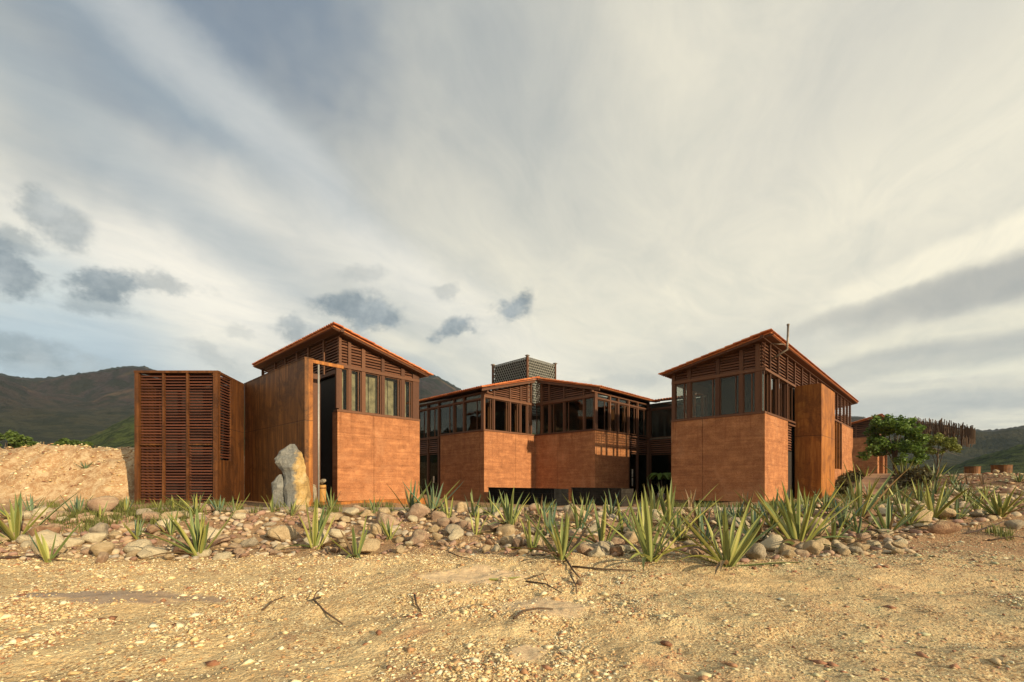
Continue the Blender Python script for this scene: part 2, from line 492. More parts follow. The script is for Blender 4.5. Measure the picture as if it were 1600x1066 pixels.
def mat_mountain(name, bands):
    m, t, b = new_mat(name)
    p = t.pos()
    x, y, z = t.xyz(p)
    n = t.noise(p, 0.004, 6, 0.62, 0.5)
    n2 = t.noise(p, 0.035, 6, 0.7)
    n3 = t.noise(p, 0.11, 5, 0.75)
    zz = t.math('ADD', z, t.math('MULTIPLY', t.math('SUBTRACT', n, 0.5), bands['jit']))
    f = t.maprange(zz, bands['z0'], bands['z1'], 0, 1, False)
    col = t.ramp(f, bands['stops'])
    col = t.mix(t.maprange(n2, .46, .56, 0, .8), col, bands['dark'])
    col = t.mix(t.maprange(t.noise(p, 0.011, 5, .6, 1.0), .58, .70, 0, bands['barek']), col, bands['bare'])
    col = t.mix(t.maprange(n3, .45, .7, 0, .6), col, tuple(c * .45 for c in bands['dark']))
    h = t.math('ADD', n2, t.math('MULTIPLY', n3, .4))
    fin(t, b, col, 0.95, t.bump(h, 0.9, bands['bump']), spec=0.1)
    return m


M = {}
M['rammed'] = mat_rammed()
M['corten'] = mat_corten('weathered_steel', (0.12, 0.038, 0.009), (0.30, 0.105, 0.020), (0.50, 0.205, 0.042))
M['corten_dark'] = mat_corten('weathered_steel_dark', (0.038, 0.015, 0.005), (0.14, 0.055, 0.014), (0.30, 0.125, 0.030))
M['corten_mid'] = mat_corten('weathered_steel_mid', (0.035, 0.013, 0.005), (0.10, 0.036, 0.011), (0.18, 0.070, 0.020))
M['wood'] = mat_wood('brown_timber', (0.075, 0.032, 0.018), (0.165, 0.074, 0.038))
M['slat'] = mat_wood('louvre_timber', (0.085, 0.035, 0.020), (0.18, 0.078, 0.042))
M['slat_red'] = mat_wood('louvre_timber_red', (0.050, 0.016, 0.009), (0.13, 0.042, 0.021))
M['tile'] = mat_tile()
M['glass'] = mat_glass()
M['glass_clear'] = mat_glass('clear_glass', (0.97, 0.97, 0.95, 1))
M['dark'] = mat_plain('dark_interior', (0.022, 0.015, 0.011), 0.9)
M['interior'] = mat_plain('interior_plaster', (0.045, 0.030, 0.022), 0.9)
M['curtain_glare'] = mat_plain('pale_curtain_glare', (0.56, 0.52, 0.42), 0.9, 0, .5, 3.0)  # pale cloth tone with sky reflection put into it; door fittings share it
M['steel'] = mat_plain('dull_steel', (0.22, 0.18, 0.14), 0.5, 0.7, 0.3)
M['galv'] = mat_plain('galvanised_pole', (0.36, 0.36, 0.34), 0.55, 0.3, 0.15)
M['black'] = mat_plain('charred_black_board', (0.012, 0.012, 0.012), 0.9, 0, 0.5, 3.0, spec=.08)
M['charcoal'] = mat_plain('dark_weathered_board', (0.030, 0.026, 0.022), 0.9, 0, 0.5, 4.0, spec=.1)
M['path'] = mat_plain('path_concrete', (0.36, 0.27, 0.19), 0.9, 0, 0.25, 3.0, bumpd=0.02)
M['screen'] = mat_plain('grey_screen', (0.19, 0.19, 0.165), 0.6, 0.1, 0.4)
M['ground'] = mat_ground()
M['gravel'] = mat_gravel()
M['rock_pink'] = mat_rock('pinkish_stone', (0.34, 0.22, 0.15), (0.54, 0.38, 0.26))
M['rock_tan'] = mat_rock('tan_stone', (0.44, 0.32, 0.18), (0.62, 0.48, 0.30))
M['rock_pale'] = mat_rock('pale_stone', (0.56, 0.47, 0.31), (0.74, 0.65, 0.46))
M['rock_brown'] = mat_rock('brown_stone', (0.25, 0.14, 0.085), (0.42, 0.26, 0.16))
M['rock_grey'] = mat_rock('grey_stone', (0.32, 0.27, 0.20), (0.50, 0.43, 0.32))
M['monolith'] = mat_rock('grey_ochre_rock', (0.20, 0.20, 0.19), (0.33, 0.32, 0.28), (0.50, 0.33, 0.12))
def mat_monolith():
    m, t, b = new_mat('grey_ochre_rock')
    p = t.n.new('ShaderNodeTexCoord').outputs['Object']
    x, y, z = t.xyz(p)
    n = t.noise(p, 2.4, 7, 0.68, 0.5)
    f = t.noise(p, 12, 6, 0.7)
    grey_ = t.ramp(n, [(0.3, (0.10, 0.105, 0.10)), (0.5, (0.20, 0.20, 0.185)), (0.7, (0.34, 0.33, 0.29))])
    och = t.ramp(n, [(0.3, (0.26, 0.17, 0.075)), (0.5, (0.46, 0.31, 0.12)), (0.7, (0.58, 0.46, 0.27))])
    side = t.math('ADD', t.math('ADD', x, t.math('MULTIPLY_ADD', z, 0.05, -0.20)), t.math('MULTIPLY', t.math('SUBTRACT', n, 0.5), 0.7))
    col = t.mix(t.maprange(side, 0.0, 0.16), grey_, och)
    col = t.mix(t.maprange(f, 0.52, 0.7, 0, 0.5), col, (0.07, 0.06, 0.05))
    fin(t, b, col, 0.85, t.bump(t.math('ADD', n, t.math('MULTIPLY', f, .6)), 0.8, 0.06), spec=0.25)
    return m


M['monolith'] = mat_monolith()
M['leaf_yel'] = mat_leaf('agave_yellow_green', (0.19, 0.21, 0.045), (0.36, 0.37, 0.10), (0.50, 0.46, 0.17))
M['leaf_grn'] = mat_leaf('agave_green', (0.10, 0.145, 0.045), (0.21, 0.25, 0.08), (0.36, 0.36, 0.13))
M['leaf_blu'] = mat_leaf('agave_blue_green', (0.07, 0.13, 0.085), (0.16, 0.23, 0.13), (0.30, 0.33, 0.15))
M['leaf_dry'] = mat_leaf('agave_dry', (0.14, 0.085, 0.04), (0.30, 0.20, 0.10))
M['twig'] = mat_plain('dead_wood', (0.09, 0.055, 0.032), 0.9, 0, 0.4, 20)
M['bark'] = mat_plain('bark', (0.10, 0.07, 0.045), 0.9, 0, 0.4, 12)
M['fol_tree'] = mat_foliage('tree_leaf', (0.035, 0.075, 0.012), (0.17, 0.27, 0.045))
M['fol_yel'] = mat_foliage('tree_leaf_yellow', (0.08, 0.10, 0.018), (0.26, 0.28, 0.05))
M['fol_hedge'] = mat_foliage('hedge_leaf', (0.035, 0.030, 0.012), (0.11, 0.10, 0.035), 0.15)
M['fol_bush'] = mat_foliage('bush_leaf', (0.03, 0.06, 0.012), (0.13, 0.19, 0.04))
M['grass'] = mat_foliage('weed_blade', (0.07, 0.09, 0.02), (0.24, 0.25, 0.075), 0.3)


# ------------------------------------------------------------------ object helpers
def link(o, parent=None):
    sc.collection.objects.link(o)
    if parent is not None: o.parent = parent
    return o


def tag(o, label=None, cat=None, group=None, kind=None):
    if label: o['label'] = label
    if cat: o['category'] = cat
    if group: o['group'] = group
    if kind: o['kind'] = kind
    return o


def thing(name, label, cat, loc=(0, 0, 0), rz=0.0, group=None):
    o = bpy.data.objects.new(name, None)
    o.empty_display_size = 0.2
    o.location = loc
    o.rotation_euler = (0, 0, rz)
    link(o)
    return tag(o, label, cat, group)


def mesh_np(name, verts, faces, mat=None, smooth=False):
    """verts (n,3), faces (m,k) arrays"""
    me = bpy.data.meshes.new(name)
    verts = np.asarray(verts, dtype=np.float32)
    faces = np.asarray(faces, dtype=np.int32)
    me.vertices.add(len(verts))
    me.vertices.foreach_set('co', verts.ravel())
    k = faces.shape[1]
    me.loops.add(faces.size)
    me.loops.foreach_set('vertex_index', faces.ravel())
    me.polygons.add(len(faces))
    me.polygons.foreach_set('loop_start', np.arange(0, faces.size, k, dtype=np.int32))
    me.polygons.foreach_set('loop_total', np.full(len(faces), k, dtype=np.int32))
    if smooth: me.polygons.foreach_set('use_smooth', np.ones(len(faces), dtype=bool))
    me.update(calc_edges=True)
    me.validate()
    if mat: me.materials.append(mat)
    return me


def mesh_py(name, verts, faces, mat=None, smooth=False):
    me = bpy.data.meshes.new(name)
    me.from_pydata([tuple(v) for v in verts], [], faces)
    if smooth:
        for p in me.polygons: p.use_smooth = True
    me.update()
    if mat: me.materials.append(mat)
    return me


def obj(name, me, parent=None, loc=(0, 0, 0), rot=(0, 0, 0), scale=(1, 1, 1)):
    o = bpy.data.objects.new(name, me)
    o.location = loc
    o.rotation_euler = rot
    o.scale = scale
    return link(o, parent)


BOX_F = [(0, 3, 2, 1), (4, 5, 6, 7), (0, 1, 5, 4), (1, 2, 6, 5), (2, 3, 7, 6), (3, 0, 4, 7)]
_boxes = {}


def box_mesh(dx, dy, dz, mat):
    k = (round(dx, 3), round(dy, 3), round(dz, 3), mat)
    if k not in _boxes:
        x, y, z = dx / 2, dy / 2, dz / 2
        v = [(-x, -y, -z), (x, -y, -z), (x, y, -z), (-x, y, -z), (-x, -y, z), (x, -y, z), (x, y, z), (-x, y, z)]
        _boxes[k] = mesh_py('box', v, BOX_F, M[mat])
    return _boxes[k]


def box(name, parent, x0, x1, y0, y1, z0, z1, mat, rot=(0, 0, 0)):
    """axis-aligned (in the parent's frame) board or block"""
    me = box_mesh(abs(x1 - x0), abs(y1 - y0), abs(z1 - z0), mat)
    return obj(name, me, parent, ((x0 + x1) / 2, (y0 + y1) / 2, (z0 + z1) / 2), rot)


def prism(name, parent, poly, ax, a0, a1, mat):
    """extrude a polygon of (s,z) points along axis ax ('x' or 'y') from a0 to a1"""
    n = len(poly)
    vs = []
    for a in (a0, a1):
        for (s, z) in poly:
            vs.append((a, s, z) if ax == 'x' else (s, a, z))
    fs = [tuple(range(n))[::-1], tuple(range(n, 2 * n))]
    for i in range(n):
        j = (i + 1) % n
        fs.append((i, j, n + j, n + i))
    me = mesh_py(name, vs, fs, M[mat])
    bm = bmesh.new(); bm.from_mesh(me)
    bmesh.ops.recalc_face_normals(bm, faces=bm.faces)
    bm.to_mesh(me); bm.free()
    return obj(name, me, parent)


def tube(name, parent, pts, radii, mat, seg=7, loc=(0, 0, 0), smooth=True):
    pts = [Vector(p) for p in pts]
    if not hasattr(radii, '__len__'): radii = [radii] * len(pts)
    vs, fs = [], []
    for i, p in enumerate(pts):
        d = (pts[min(i + 1, len(pts) - 1)] - pts[max(i - 1, 0)]).normalized()
        a = d.orthogonal().normalized() if i == 0 else (a - d * a.dot(d)).normalized()
        bq = d.cross(a)
        for k in range(seg):
            th = 2 * math.pi * k / seg
            vs.append(p + (a * math.cos(th) + bq * math.sin(th)) * radii[i])
    for i in range(len(pts) - 1):
        for k in range(seg):
            k2 = (k + 1) % seg
            fs.append((i * seg + k, i * seg + k2, (i + 1) * seg + k2, (i + 1) * seg + k))
    fs.append(tuple(range(seg))[::-1])
    fs.append(tuple((len(pts) - 1) * seg + k for k in range(seg)))
    return obj(name, mesh_py(name, vs, fs, M[mat] if isinstance(mat, str) else mat, smooth), parent, loc)


# ------------------------------------------------------------------ value noise for terrain (numpy)
_rs = np.random.RandomState(11)
_tab = _rs.rand(512, 512)


def vnoise(x, y):
    x = np.asarray(x, dtype=float); y = np.asarray(y, dtype=float)
    xi = np.floor(x).astype(int); yi = np.floor(y).astype(int)
    xf = x - xi; yf = y - yi
    u = xf * xf * (3 - 2 * xf); v = yf * yf * (3 - 2 * yf)
    g = lambda a, b_: _tab[(a) & 511, (b_) & 511]
    return (g(xi, yi) * (1 - u) + g(xi + 1, yi) * u) * (1 - v) + (g(xi, yi + 1) * (1 - u) + g(xi + 1, yi + 1) * u) * v - 0.5


def fbm(x, y, o=4, gain=0.5):
    s = 0; a = 1.0
    for i in range(o):
        s = s + a * vnoise(x * 2 ** i + 17.3 * i, y * 2 ** i + 5.7 * i)
        a *= gain
    return s


def sst(a, b_, x):
    t = np.clip((np.asarray(x, dtype=float) - a) / (b_ - a), 0, 1)
    return t * t * (3 - 2 * t)


def ground_h(x, y):
    x = np.asarray(x, dtype=float); y = np.asarray(y, dtype=float)
    z = 0.5 * sst(8.6, 13.6, y)
    near = 1 - sst(12.5, 14.5, y)
    z = z + near * (0.10 * fbm(x * 0.45, y * 0.45, 3) + 0.06 * fbm(x * 1.9, y * 1.9, 4, .6) + 0.02 * fbm(x * 8, y * 8, 2) - .05 * np.exp(-((y - 5.6 - .12 * x - .25 * np.sin(x * .7)) / .28) ** 2) - .045 * np.exp(-((y - 4.0 - .10 * x - .2 * np.sin(x * .8 + 1)) / .25) ** 2))
    z = z + 0.09 * np.exp(-((y - 7.9 - 0.4 * np.sin(x * 0.5)) / 0.8) ** 2) * sst(-9, -3, x)
    # rise towards the east
    z = z + 1.25 * sst(18, 29, x + 1.2 * fbm(x * .2, y * .2, 2)) * sst(11, 19, y)
    z = z + 0.22 * np.exp(-((x - 25.5) / 3.0) ** 2 - ((y - 25.5) / 3.5) ** 2)
    z = z + (0.15 * fbm(x * .7, y * .7, 4)) * sst(14, 19, x) * sst(11, 14, y)
    z = z - 0.30 * sst(-6.0, -4.0, x) * (1 - sst(8.5, 10.5, x)) * sst(15.8, 18.5, y) * (1 - sst(34, 40, y))
    tr = np.clip(((x - 19.6) * 8 + (y - 24.6) * 8.6) / (64 + 73.96), 0, 1)
    dr = np.hypot(x - 19.6 - 8 * tr, y - 24.6 - 8.6 * tr)
    rz_ = .50 + 1.25 * tr
    z = np.where((x > 15) & (dr < 3), z * sst(.9, 2.6, dr) + np.minimum(z, rz_) * (1 - sst(.9, 2.6, dr)), z)
    # cut clay bank in the west
    edge = 18.9 + 0.9 * fbm(x * .35, 3.3, 3)
    bk = sst(0, 3.4, y - edge) ** 0.8 * sst(-17.0, -17.7, x)
    z = z + bk * (2.62 + 0.25 * fbm(x * .9, y * .9, 4)) + 0.55 * fbm(x * 1.3, y * 1.3, 5, .6) * np.minimum(bk * 4, 1) * (1 - sst(23, 26, y))
    return z


def gz(x, y):
    return float(ground_h(x, y))


# ------------------------------------------------------------------ ground sheet
def sinh_axis(n, half, k):
    t = np.linspace(-1, 1, n)
    return np.sinh(k * t) / math.sinh(k) * half


xs = sinh_axis(620, 420, 6.6)
ys = sinh_axis(620, 420, 6.6) + 6.5
X, Y = np.meshgrid(xs, ys)
Z = ground_h(X, Y)
nv = len(xs)
idx = np.arange(nv * len(ys)).reshape(len(ys), nv)
F = np.stack([idx[:-1, :-1], idx[:-1, 1:], idx[1:, 1:], idx[1:, :-1]], -1).reshape(-1, 4)
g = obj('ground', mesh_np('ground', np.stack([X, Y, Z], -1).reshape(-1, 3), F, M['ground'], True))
tag(g, 'pale stony dirt ground', kind='structure')


# ------------------------------------------------------------------ hills
def ring(name, table, rlist, hfun, mat, label, back):
    """terrain ring round the site; table = crest heights against azimuth"""
    fa = np.radians(np.linspace(-58, 58, 1500))
    ba = np.radians(np.linspace(58, 302, 260))[1:-1]
    az = np.concatenate([fa, ba])                # azimuth clockwise from +Y
    px = np.where(np.arange(len(az)) < len(fa), 800 + 690 * np.tan(np.clip(az, -1.2, 1.2)), 0)
    tp = np.array([a for a, _ in table], float); te = np.array([b_ for _, b_ in table], float)
    crest = np.interp(px, tp, te)                # tangent of elevation times cos(az)
    cr = crest * np.cos(az)
    bk = back + 0.025 * np.sin(az * 3.0) + 0.02 * np.sin(az * 7 + 1)
    n = len(fa)
    cr[n:] = bk[n:]
    w = np.zeros(len(az)); m = 60
    for i in range(m):
        w[n + i] = 1 - i / m
        w[len(az) - 1 - i] = 1 - i / m
    cr[n:] = cr[n:] * (1 - w[n:]) + w[n:] * np.where(np.arange(len(az) - n) < (len(az) - n) / 2, cr[n - 1], cr[0])
    rr = np.array(rlist)
    A, RR = np.meshgrid(az, rr)
    C = np.tile(cr, (len(rr), 1))
    XX = RR * np.sin(A); YY = RR * np.cos(A)
    ZZ = hfun(RR, C, XX, YY)
    na = len(az)
    ii = np.arange(na * len(rr)).reshape(len(rr), na)
    jj = np.roll(ii, -1, axis=1)
    FF = np.stack([ii[:-1], ii[1:], jj[1:], jj[:-1]], -1).reshape(-1, 4)
    o = obj(name, mesh_np(name, np.stack([XX, YY, ZZ], -1).reshape(-1, 3), FF, mat, True))
    return tag(o, label, kind='structure')


def e_(y): return (750 - y) / 690.0


far_tab = [(-400, e_(600)), (-150, e_(588)), (0, e_(585)), (40, e_(591)), (80, e_(590)), (130, e_(583)), (170, e_(576)), (200, e_(572)), (225, e_(573)), (260, e_(583)),
           (330, e_(597)), (382, e_(601)), (450, e_(605)), (560, e_(600)), (610, e_(588)), (640, e_(577)), (660, e_(577)), (685, e_(588)), (712, e_(604)), (735, e_(616)), (800, e_(640)),
           (900, e_(660)), (1000, e_(668)), (1150, e_(664)), (1300, e_(650)), (1345, e_(652)), (1390, e_(660)), (1430, e_(658)), (1470, e_(664)), (1511, e_(673)), (1550, e_(674)),
           (1600, e_(667)), (1750, e_(655)), (1950, e_(640))]


def far_h(r, c, x, y):
    prof = sst(260, 1900, r) ** 0.9
    fall = 1 - 0.5 * sst(1900, 2600, r)
    s = r / 1900.0
    base = 1.5 + c * 1900.0 * prof * fall
    ridge = np.abs(fbm(x * .0035, y * .0035, 5, .55)) * 2 - .35
    damp = 1 - 0.93 * np.exp(-((r - 1900) / 160.0) ** 2)
    base = base + ridge * 120 * prof * damp
    base = np.minimum(base, 1.5 + c * np.minimum(r, 1900) * (0.985 if True else 1) + (r > 1850) * 0)
    base = base + fbm(x * .055, y * .055, 2) * 10.0 * sst(900, 1700, r) + np.maximum(fbm(x * .16, y * .16, 1), 0) * 9 * sst(1500, 1800, r)
    return np.where(r < 262, -3.0, base)


mt = mat_mountain('mountain_scrub', dict(jit=170, z0=0, z1=470, bump=22.0,
    stops=[(0.0, (0.045, 0.045, 0.018)), (0.10, (0.045, 0.045, 0.022)), (0.26, (0.056, 0.038, 0.032)), (0.46, (0.044, 0.032, 0.034)), (0.58, (0.020, 0.026, 0.020)), (0.85, (0.014, 0.022, 0.012))],
    dark=(0.018, 0.022, 0.012), bare=(0.20, 0.125, 0.07), barek=.5))
ring('mountains', far_tab, list(np.linspace(255, 1500, 46)) + list(np.linspace(1530, 1960, 30)) + [2100, 2300, 2600], far_h, mt,
     'dark scrub covered mountain range on the horizon', 0.10)
near_tab = [(-300, e_(712)), (0, e_(706)), (100, e_(702)), (135, e_(688)), (170, e_(669)), (215, e_(652)), (300, e_(640)), (420, e_(636)), (600, e_(650)), (700, e_(660)), (900, e_(690)), (1200, e_(720)),
            (1333, e_(738)), (1430, e_(742)), (1470, e_(735)), (1510, e_(722)), (1560, e_(706)), (1600, e_(697)), (1700, e_(686)), (1900, e_(680))]


def near_h(r, c, x, y):
    prof = sst(90, 380, r)
    base = 1.5 + c * 380 * prof * (1 - 0.4 * sst(380, 520, r))
    base = np.minimum(base, 1.5 + c * r) + fbm(x * .06, y * .06, 4) * 5.0 * prof * (1 - 0.6 * np.exp(-((r - 380) / 40.0) ** 2)) + fbm(x * .4, y * .4, 2) * 1.2 * prof
    return np.where(r < 92, -2.0, base)


mg = mat_mountain('green_hill_scrub', dict(jit=14, z0=-2, z1=55, bump=2.0,
    stops=[(0.0, (0.060, 0.075, 0.020)), (0.4, (0.065, 0.085, 0.022)), (1.0, (0.055, 0.065, 0.022))],
    dark=(0.014, 0.024, 0.007), bare=(0.16, 0.115, 0.06), barek=.5))
for nd in mg.node_tree.nodes:
    if nd.type == 'TEX_NOISE': nd.inputs['Scale'].default_value *= 5
ring('green_hills', near_tab, list(np.linspace(88, 420, 60)) + [460, 520], near_h, mg, 'low green scrub hills in front of the mountains', 0.02)

# ------------------------------------------------------------------ haze
hz_mat = bpy.data.materials.new('haze')
hz_mat.use_nodes = True
hn = NT(hz_mat.node_tree)
hn.n.clear()
pv_ = hn.n.new('ShaderNodeVolumePrincipled')
pv_.inputs['Color'].default_value = (0.58, 0.78, 1.0, 1)
pv_.inputs['Density'].default_value = 0.00009
pv_.inputs['Anisotropy'].default_value = 0.0
mo = hn.n.new('ShaderNodeOutputMaterial')
hn.l.new(pv_.outputs[0], mo.inputs['Volume'])
hv = [(x, y, z) for z in (-6.0, 700.0) for (x, y) in ((-2900, -2900), (2900, -2900), (2900, 2900), (-2900, 2900))]
hz = obj('haze', mesh_py('haze', hv, BOX_F, hz_mat))
tag(hz, 'thin blue grey haze over the valley', kind='stuff')

# ------------------------------------------------------------------ building helpers
# Every building works in its own frame: x runs along its sunlit face, y along its shaded face.


def tile_proto(r0, r1, ln, th=0.014, seg=6):
    """barrel clay tile, axis along x from 0 to ln, open side down"""
    vs, fs = [], []
    for (x, r) in ((0, r0), (ln, r1)):
        for rad in (r, r - th):
            for k in range(seg + 1):
                a = math.pi * k / seg
                vs.append((x, math.cos(a) * rad, math.sin(a) * rad))
    n = seg + 1
    for k in range(seg):
        fs.append((k, k + 1, 2 * n + k + 1, 2 * n + k))
        fs.append((n + k, 3 * n + k, 3 * n + k + 1, n + k + 1))
        fs.append((k, n + k, n + k + 1, k + 1))
        fs.append((2 * n + k, 2 * n + k + 1, 3 * n + k + 1, 3 * n + k))
    fs.append((0, 2 * n, 3 * n, n))
    fs.append((n - 1, 2 * n - 1, 4 * n - 1, 3 * n - 1))
    return vs, fs


TV, TF = tile_proto(0.088, 0.074, 0.44)
TILE = mesh_py('roof_tile', TV, TF, M['tile'])
TVn = np.array(TV)
TFn = np.array(TF)


def shed_roof(parent, hi, lo, run0, run1, axis, zhi, zlo, rng, show_hi=True, show_lo=True, rake0=True, rake1=False, deck_mat='slat'):
    """tiled single-pitch roof. axis='x': slope runs along x from hi to lo, roof spans y run0..run1 (and vice versa)."""
    L = abs(lo - hi)
    dz = zlo - zhi
    sl = math.hypot(L, dz)
    sgn = 1 if lo > hi else -1
    # downhill unit vector, span unit vector
    if axis == 'x':
        d = Vector((sgn * L, 0, dz)) / sl
        s = Vector((0, 1, 0))
        o0 = Vector((hi, run0, zhi))
    else:
        d = Vector((0, sgn * L, dz)) / sl
        s = Vector((1, 0, 0))
        o0 = Vector((run0, hi, zhi))
    n = d.cross(s)
    if n.z < 0: n = -n
    side = n.cross(d)
    Rm = Matrix((d, side, n)).transposed()
    q = Rm.to_quaternion()
    span = run1 - run0
    # deck
    th = 0.035
    c = o0 + d * (sl / 2) + s * (span / 2) - n * (th / 2 + 0.02)
    deck = bpy.data.objects.new('roof_deck', box_mesh(sl - 0.12, span - 0.10, th, deck_mat))
    deck.rotation_mode = 'QUATERNION'; deck.rotation_quaternion = q; deck.location = c
    link(deck, parent)
    pitch = 0.20
    nc = int(round(span / pitch)); pitch = span / nc
    exp = 0.36
    nr = max(2, int(round((sl + 0.02) / exp))); exp = (sl + 0.02) / nr
    qm = np.array(Rm)
    fv, ff, cnt = [], [], 0
    for i in range(nc + 1):
        for j in range(nr):
            edge = (j == 0 and show_hi) or (j == nr - 1 and show_lo) or (i == 0 and rake0) or (i == nc and rake1)
            dist = j * exp + (0.0 if j else -0.04)
            loc = o0 + d * dist + s * (i * pitch) + n * (0.012 + 0.006 * (nr - j))
            loc = loc + n * rng.uniform(-.006, .006) + s * rng.uniform(-.008, .008)
            if edge:
                o = bpy.data.objects.new('roof_tile', TILE)
                # big end downhill: prototype tapers along +x, so flip it
                o.rotation_mode = 'QUATERNION'
                o.rotation_quaternion = q @ Quaternion((0, 0, 1), math.pi + rng.uniform(-.03, .03)) @ Quaternion((0, 1, 0), 0.03)
                o.location = loc + d * 0.44
                link(o, parent)
            else:
                v = TVn.copy()
                v[:, 0] = 0.44 - v[:, 0]; v[:, 1] *= -1
                w = v @ qm.T + np.array(loc)
                fv.append(w); ff.append(TFn + cnt); cnt += len(TVn)
    if fv:
        o = obj('roof_tiles', mesh_np('roof_tiles', np.concatenate(fv), np.concatenate(ff), M['tile']), parent)
        o['kind'] = 'stuff'
        # valley bed between the barrels
    bed = bpy.data.objects.new('tile_bed', box_mesh(sl - 0.02, span - 0.02, 0.03, 'tile'))
    bed.rotation_mode = 'QUATERNION'; bed.rotation_quaternion = q; bed.location = o0 + d * (sl / 2) + s * (span / 2)
    link(bed, parent)


def slats(parent, face, c, s0, s1, z0, ztop, pitch=0.125, mat='slat', h=0.075, depth=0.05, tilt=0.5, rng=random.Random(5), gap=0.02):
    """horizontal louvre slats on face 'x' (plane y=c, running along x) or 'y' (plane x=c, running along y); ztop = f(s)"""
    za = ztop(s0); zb = ztop(s1)
    zm = max(za, zb)
    z = z0 + 0.06
    while z < zm - 0.05:
        a, b_ = s0, s1
        if abs(za - zb) > 0.02:
            # clip under the sloping roof
            sc_ = s0 + (z + 0.05 - za) / (zb - za) * (s1 - s0)
            if zb > za and z + 0.05 > za: a = max(s0, sc_)
            if za > zb and z + 0.05 > zb: b_ = min(s1, sc_)
        if b_ - a > 0.12:
            t = tilt + rng.uniform(-.05, .05)
            if face == 'x':
                me = box_mesh(round(b_ - a, 2) - gap, depth * .35, h + .02, mat)
                obj('slat', me, parent, ((a + b_) / 2, c, z), (-t, 0, 0))
            else:
                me = box_mesh(depth * .35, round(b_ - a, 2) - gap, h + .02, mat)
                obj('slat', me, parent, (c, (a + b_) / 2, z), (0, t, 0))
        z += pitch


def fbar(parent, name, face, c, s0, s1, z0, z1, th, mat='wood'):
    """a bar or board on a face, centred on plane c with thickness th"""
    if face == 'x':
        return box(name, parent, s0, s1, c - th / 2, c + th / 2, z0, z1, mat)
    return box(name, parent, c - th / 2, c + th / 2, s0, s1, z0, z1, mat)


def window(parent, face, c, s0, s1, z0, z1, fr=0.045, split=None, mat='wood', glass='glass'):
    """window: frame mesh with a pane as its child"""
    bars = [(s0, s1, z0, z0 + fr), (s0, s1, z1 - fr, z1), (s0, s0 + fr, z0 + fr, z1 - fr), (s1 - fr, s1, z0 + fr, z1 - fr)]
    if split: bars.append((split - fr / 2, split + fr / 2, z0 + fr, z1 - fr))
    vs, fs = [], []
    cx, cz = (s0 + s1) / 2, (z0 + z1) / 2
    for (a, b_, u, v) in bars:
        k = len(vs)
        for (p, q_, r_) in ((a, -.03, u), (b_, -.03, u), (b_, .03, u), (a, .03, u), (a, -.03, v), (b_, -.03, v), (b_, .03, v), (a, .03, v)):
            vs.append((p - cx, q_, r_ - cz) if face == 'x' else (q_, p - cx, r_ - cz))
        fs += [tuple(k + i for i in f) for f in BOX_F]
    o = obj('window', mesh_py('window', vs, fs, M[mat]), parent, (cx, c, cz) if face == 'x' else (c, cx, cz))
    w, hh = (s1 - s0) - 2 * fr, (z1 - z0) - 2 * fr
    me = box_mesh(w, 0.008, hh, glass) if face == 'x' else box_mesh(0.008, w, hh, glass)
    obj('pane', me, o)
    return o


def wall_panels(parent, face, c0, c1, cuts, z0, z1, mat='rammed', name='wall_panel'):
    """rammed earth panels with a recessed joint between them"""
    for a, b_ in zip(cuts[:-1], cuts[1:]):
        g_ = 0.008
        if face == 'x': box(name, parent, a + g_, b_ - g_, c0, c1, z0, z1, mat)
        else: box(name, parent, c0, c1, a + g_, b_ - g_, z0, z1, mat)


rng = random.Random(3)

# ------------------------------------------------------------------ left building (gabled, rammed earth)
LB = thing('rammed_earth_house', 'tall orange rammed earth house with mono-pitch tile roof beside the standing rock', 'house', (-7.399, 18.7, 0), R(47.8))
ZS, ZH = 4.40, 6.32      # sill, head
LBL = 9.0; LBW = 4.23
wall_panels(LB, 'x', 0, 0.45, [0, 1.72, LBW], 0.42, ZS)
fbar(LB, 'sill_beam', 'x', 0.14, -0.02, LBW, ZS + .002, ZS + 0.09, 0.34)
zroofL = lambda u: 7.83 - (u + 0.34) / (LBW + 0.34 + 0.42) * (7.83 - 6.66)   # underside
# posts on the sunlit face
for a, b_ in ((0.10, 0.22), (0.52, 0.66), (1.16, 1.33), (2.14, 2.30), (3.20, 3.40), (3.86, LBW)):
    fbar(LB, 'post', 'x', 0.12, a, b_, ZS + 0.09, zroofL((a + b_) / 2) - 0.11, 0.13)
fbar(LB, 'head_beam', 'x', 0.11, 0.0, LBW, ZH, ZH + 0.13, 0.16)
fbar(LB, 'base_plinth', 'x', -0.12, -0.3, LBW + .1, 0.30, 0.60, 0.5, 'corten')
px_ = [0.0, 0.52, 1.16, 2.14, 3.20]
for (a, b_) in ((0.22, 0.52), (0.66, 1.16), (1.33, 2.14), (2.30, 3.20), (3.40, 3.86)):
    window(LB, 'x', 0.14, a, b_, ZS + 0.09, ZH, split=b_ - .14 if b_ - a > .4 else None)
for (a, b_) in ((0.0, 0.10), (0.22, 0.52), (0.66, 1.16), (1.33, 2.14), (2.30, 3.20), (3.40, 3.86)):
    slats(LB, 'x', 0.12, a, b_, ZH + 0.13, lambda s: zroofL(s) - 0.05)
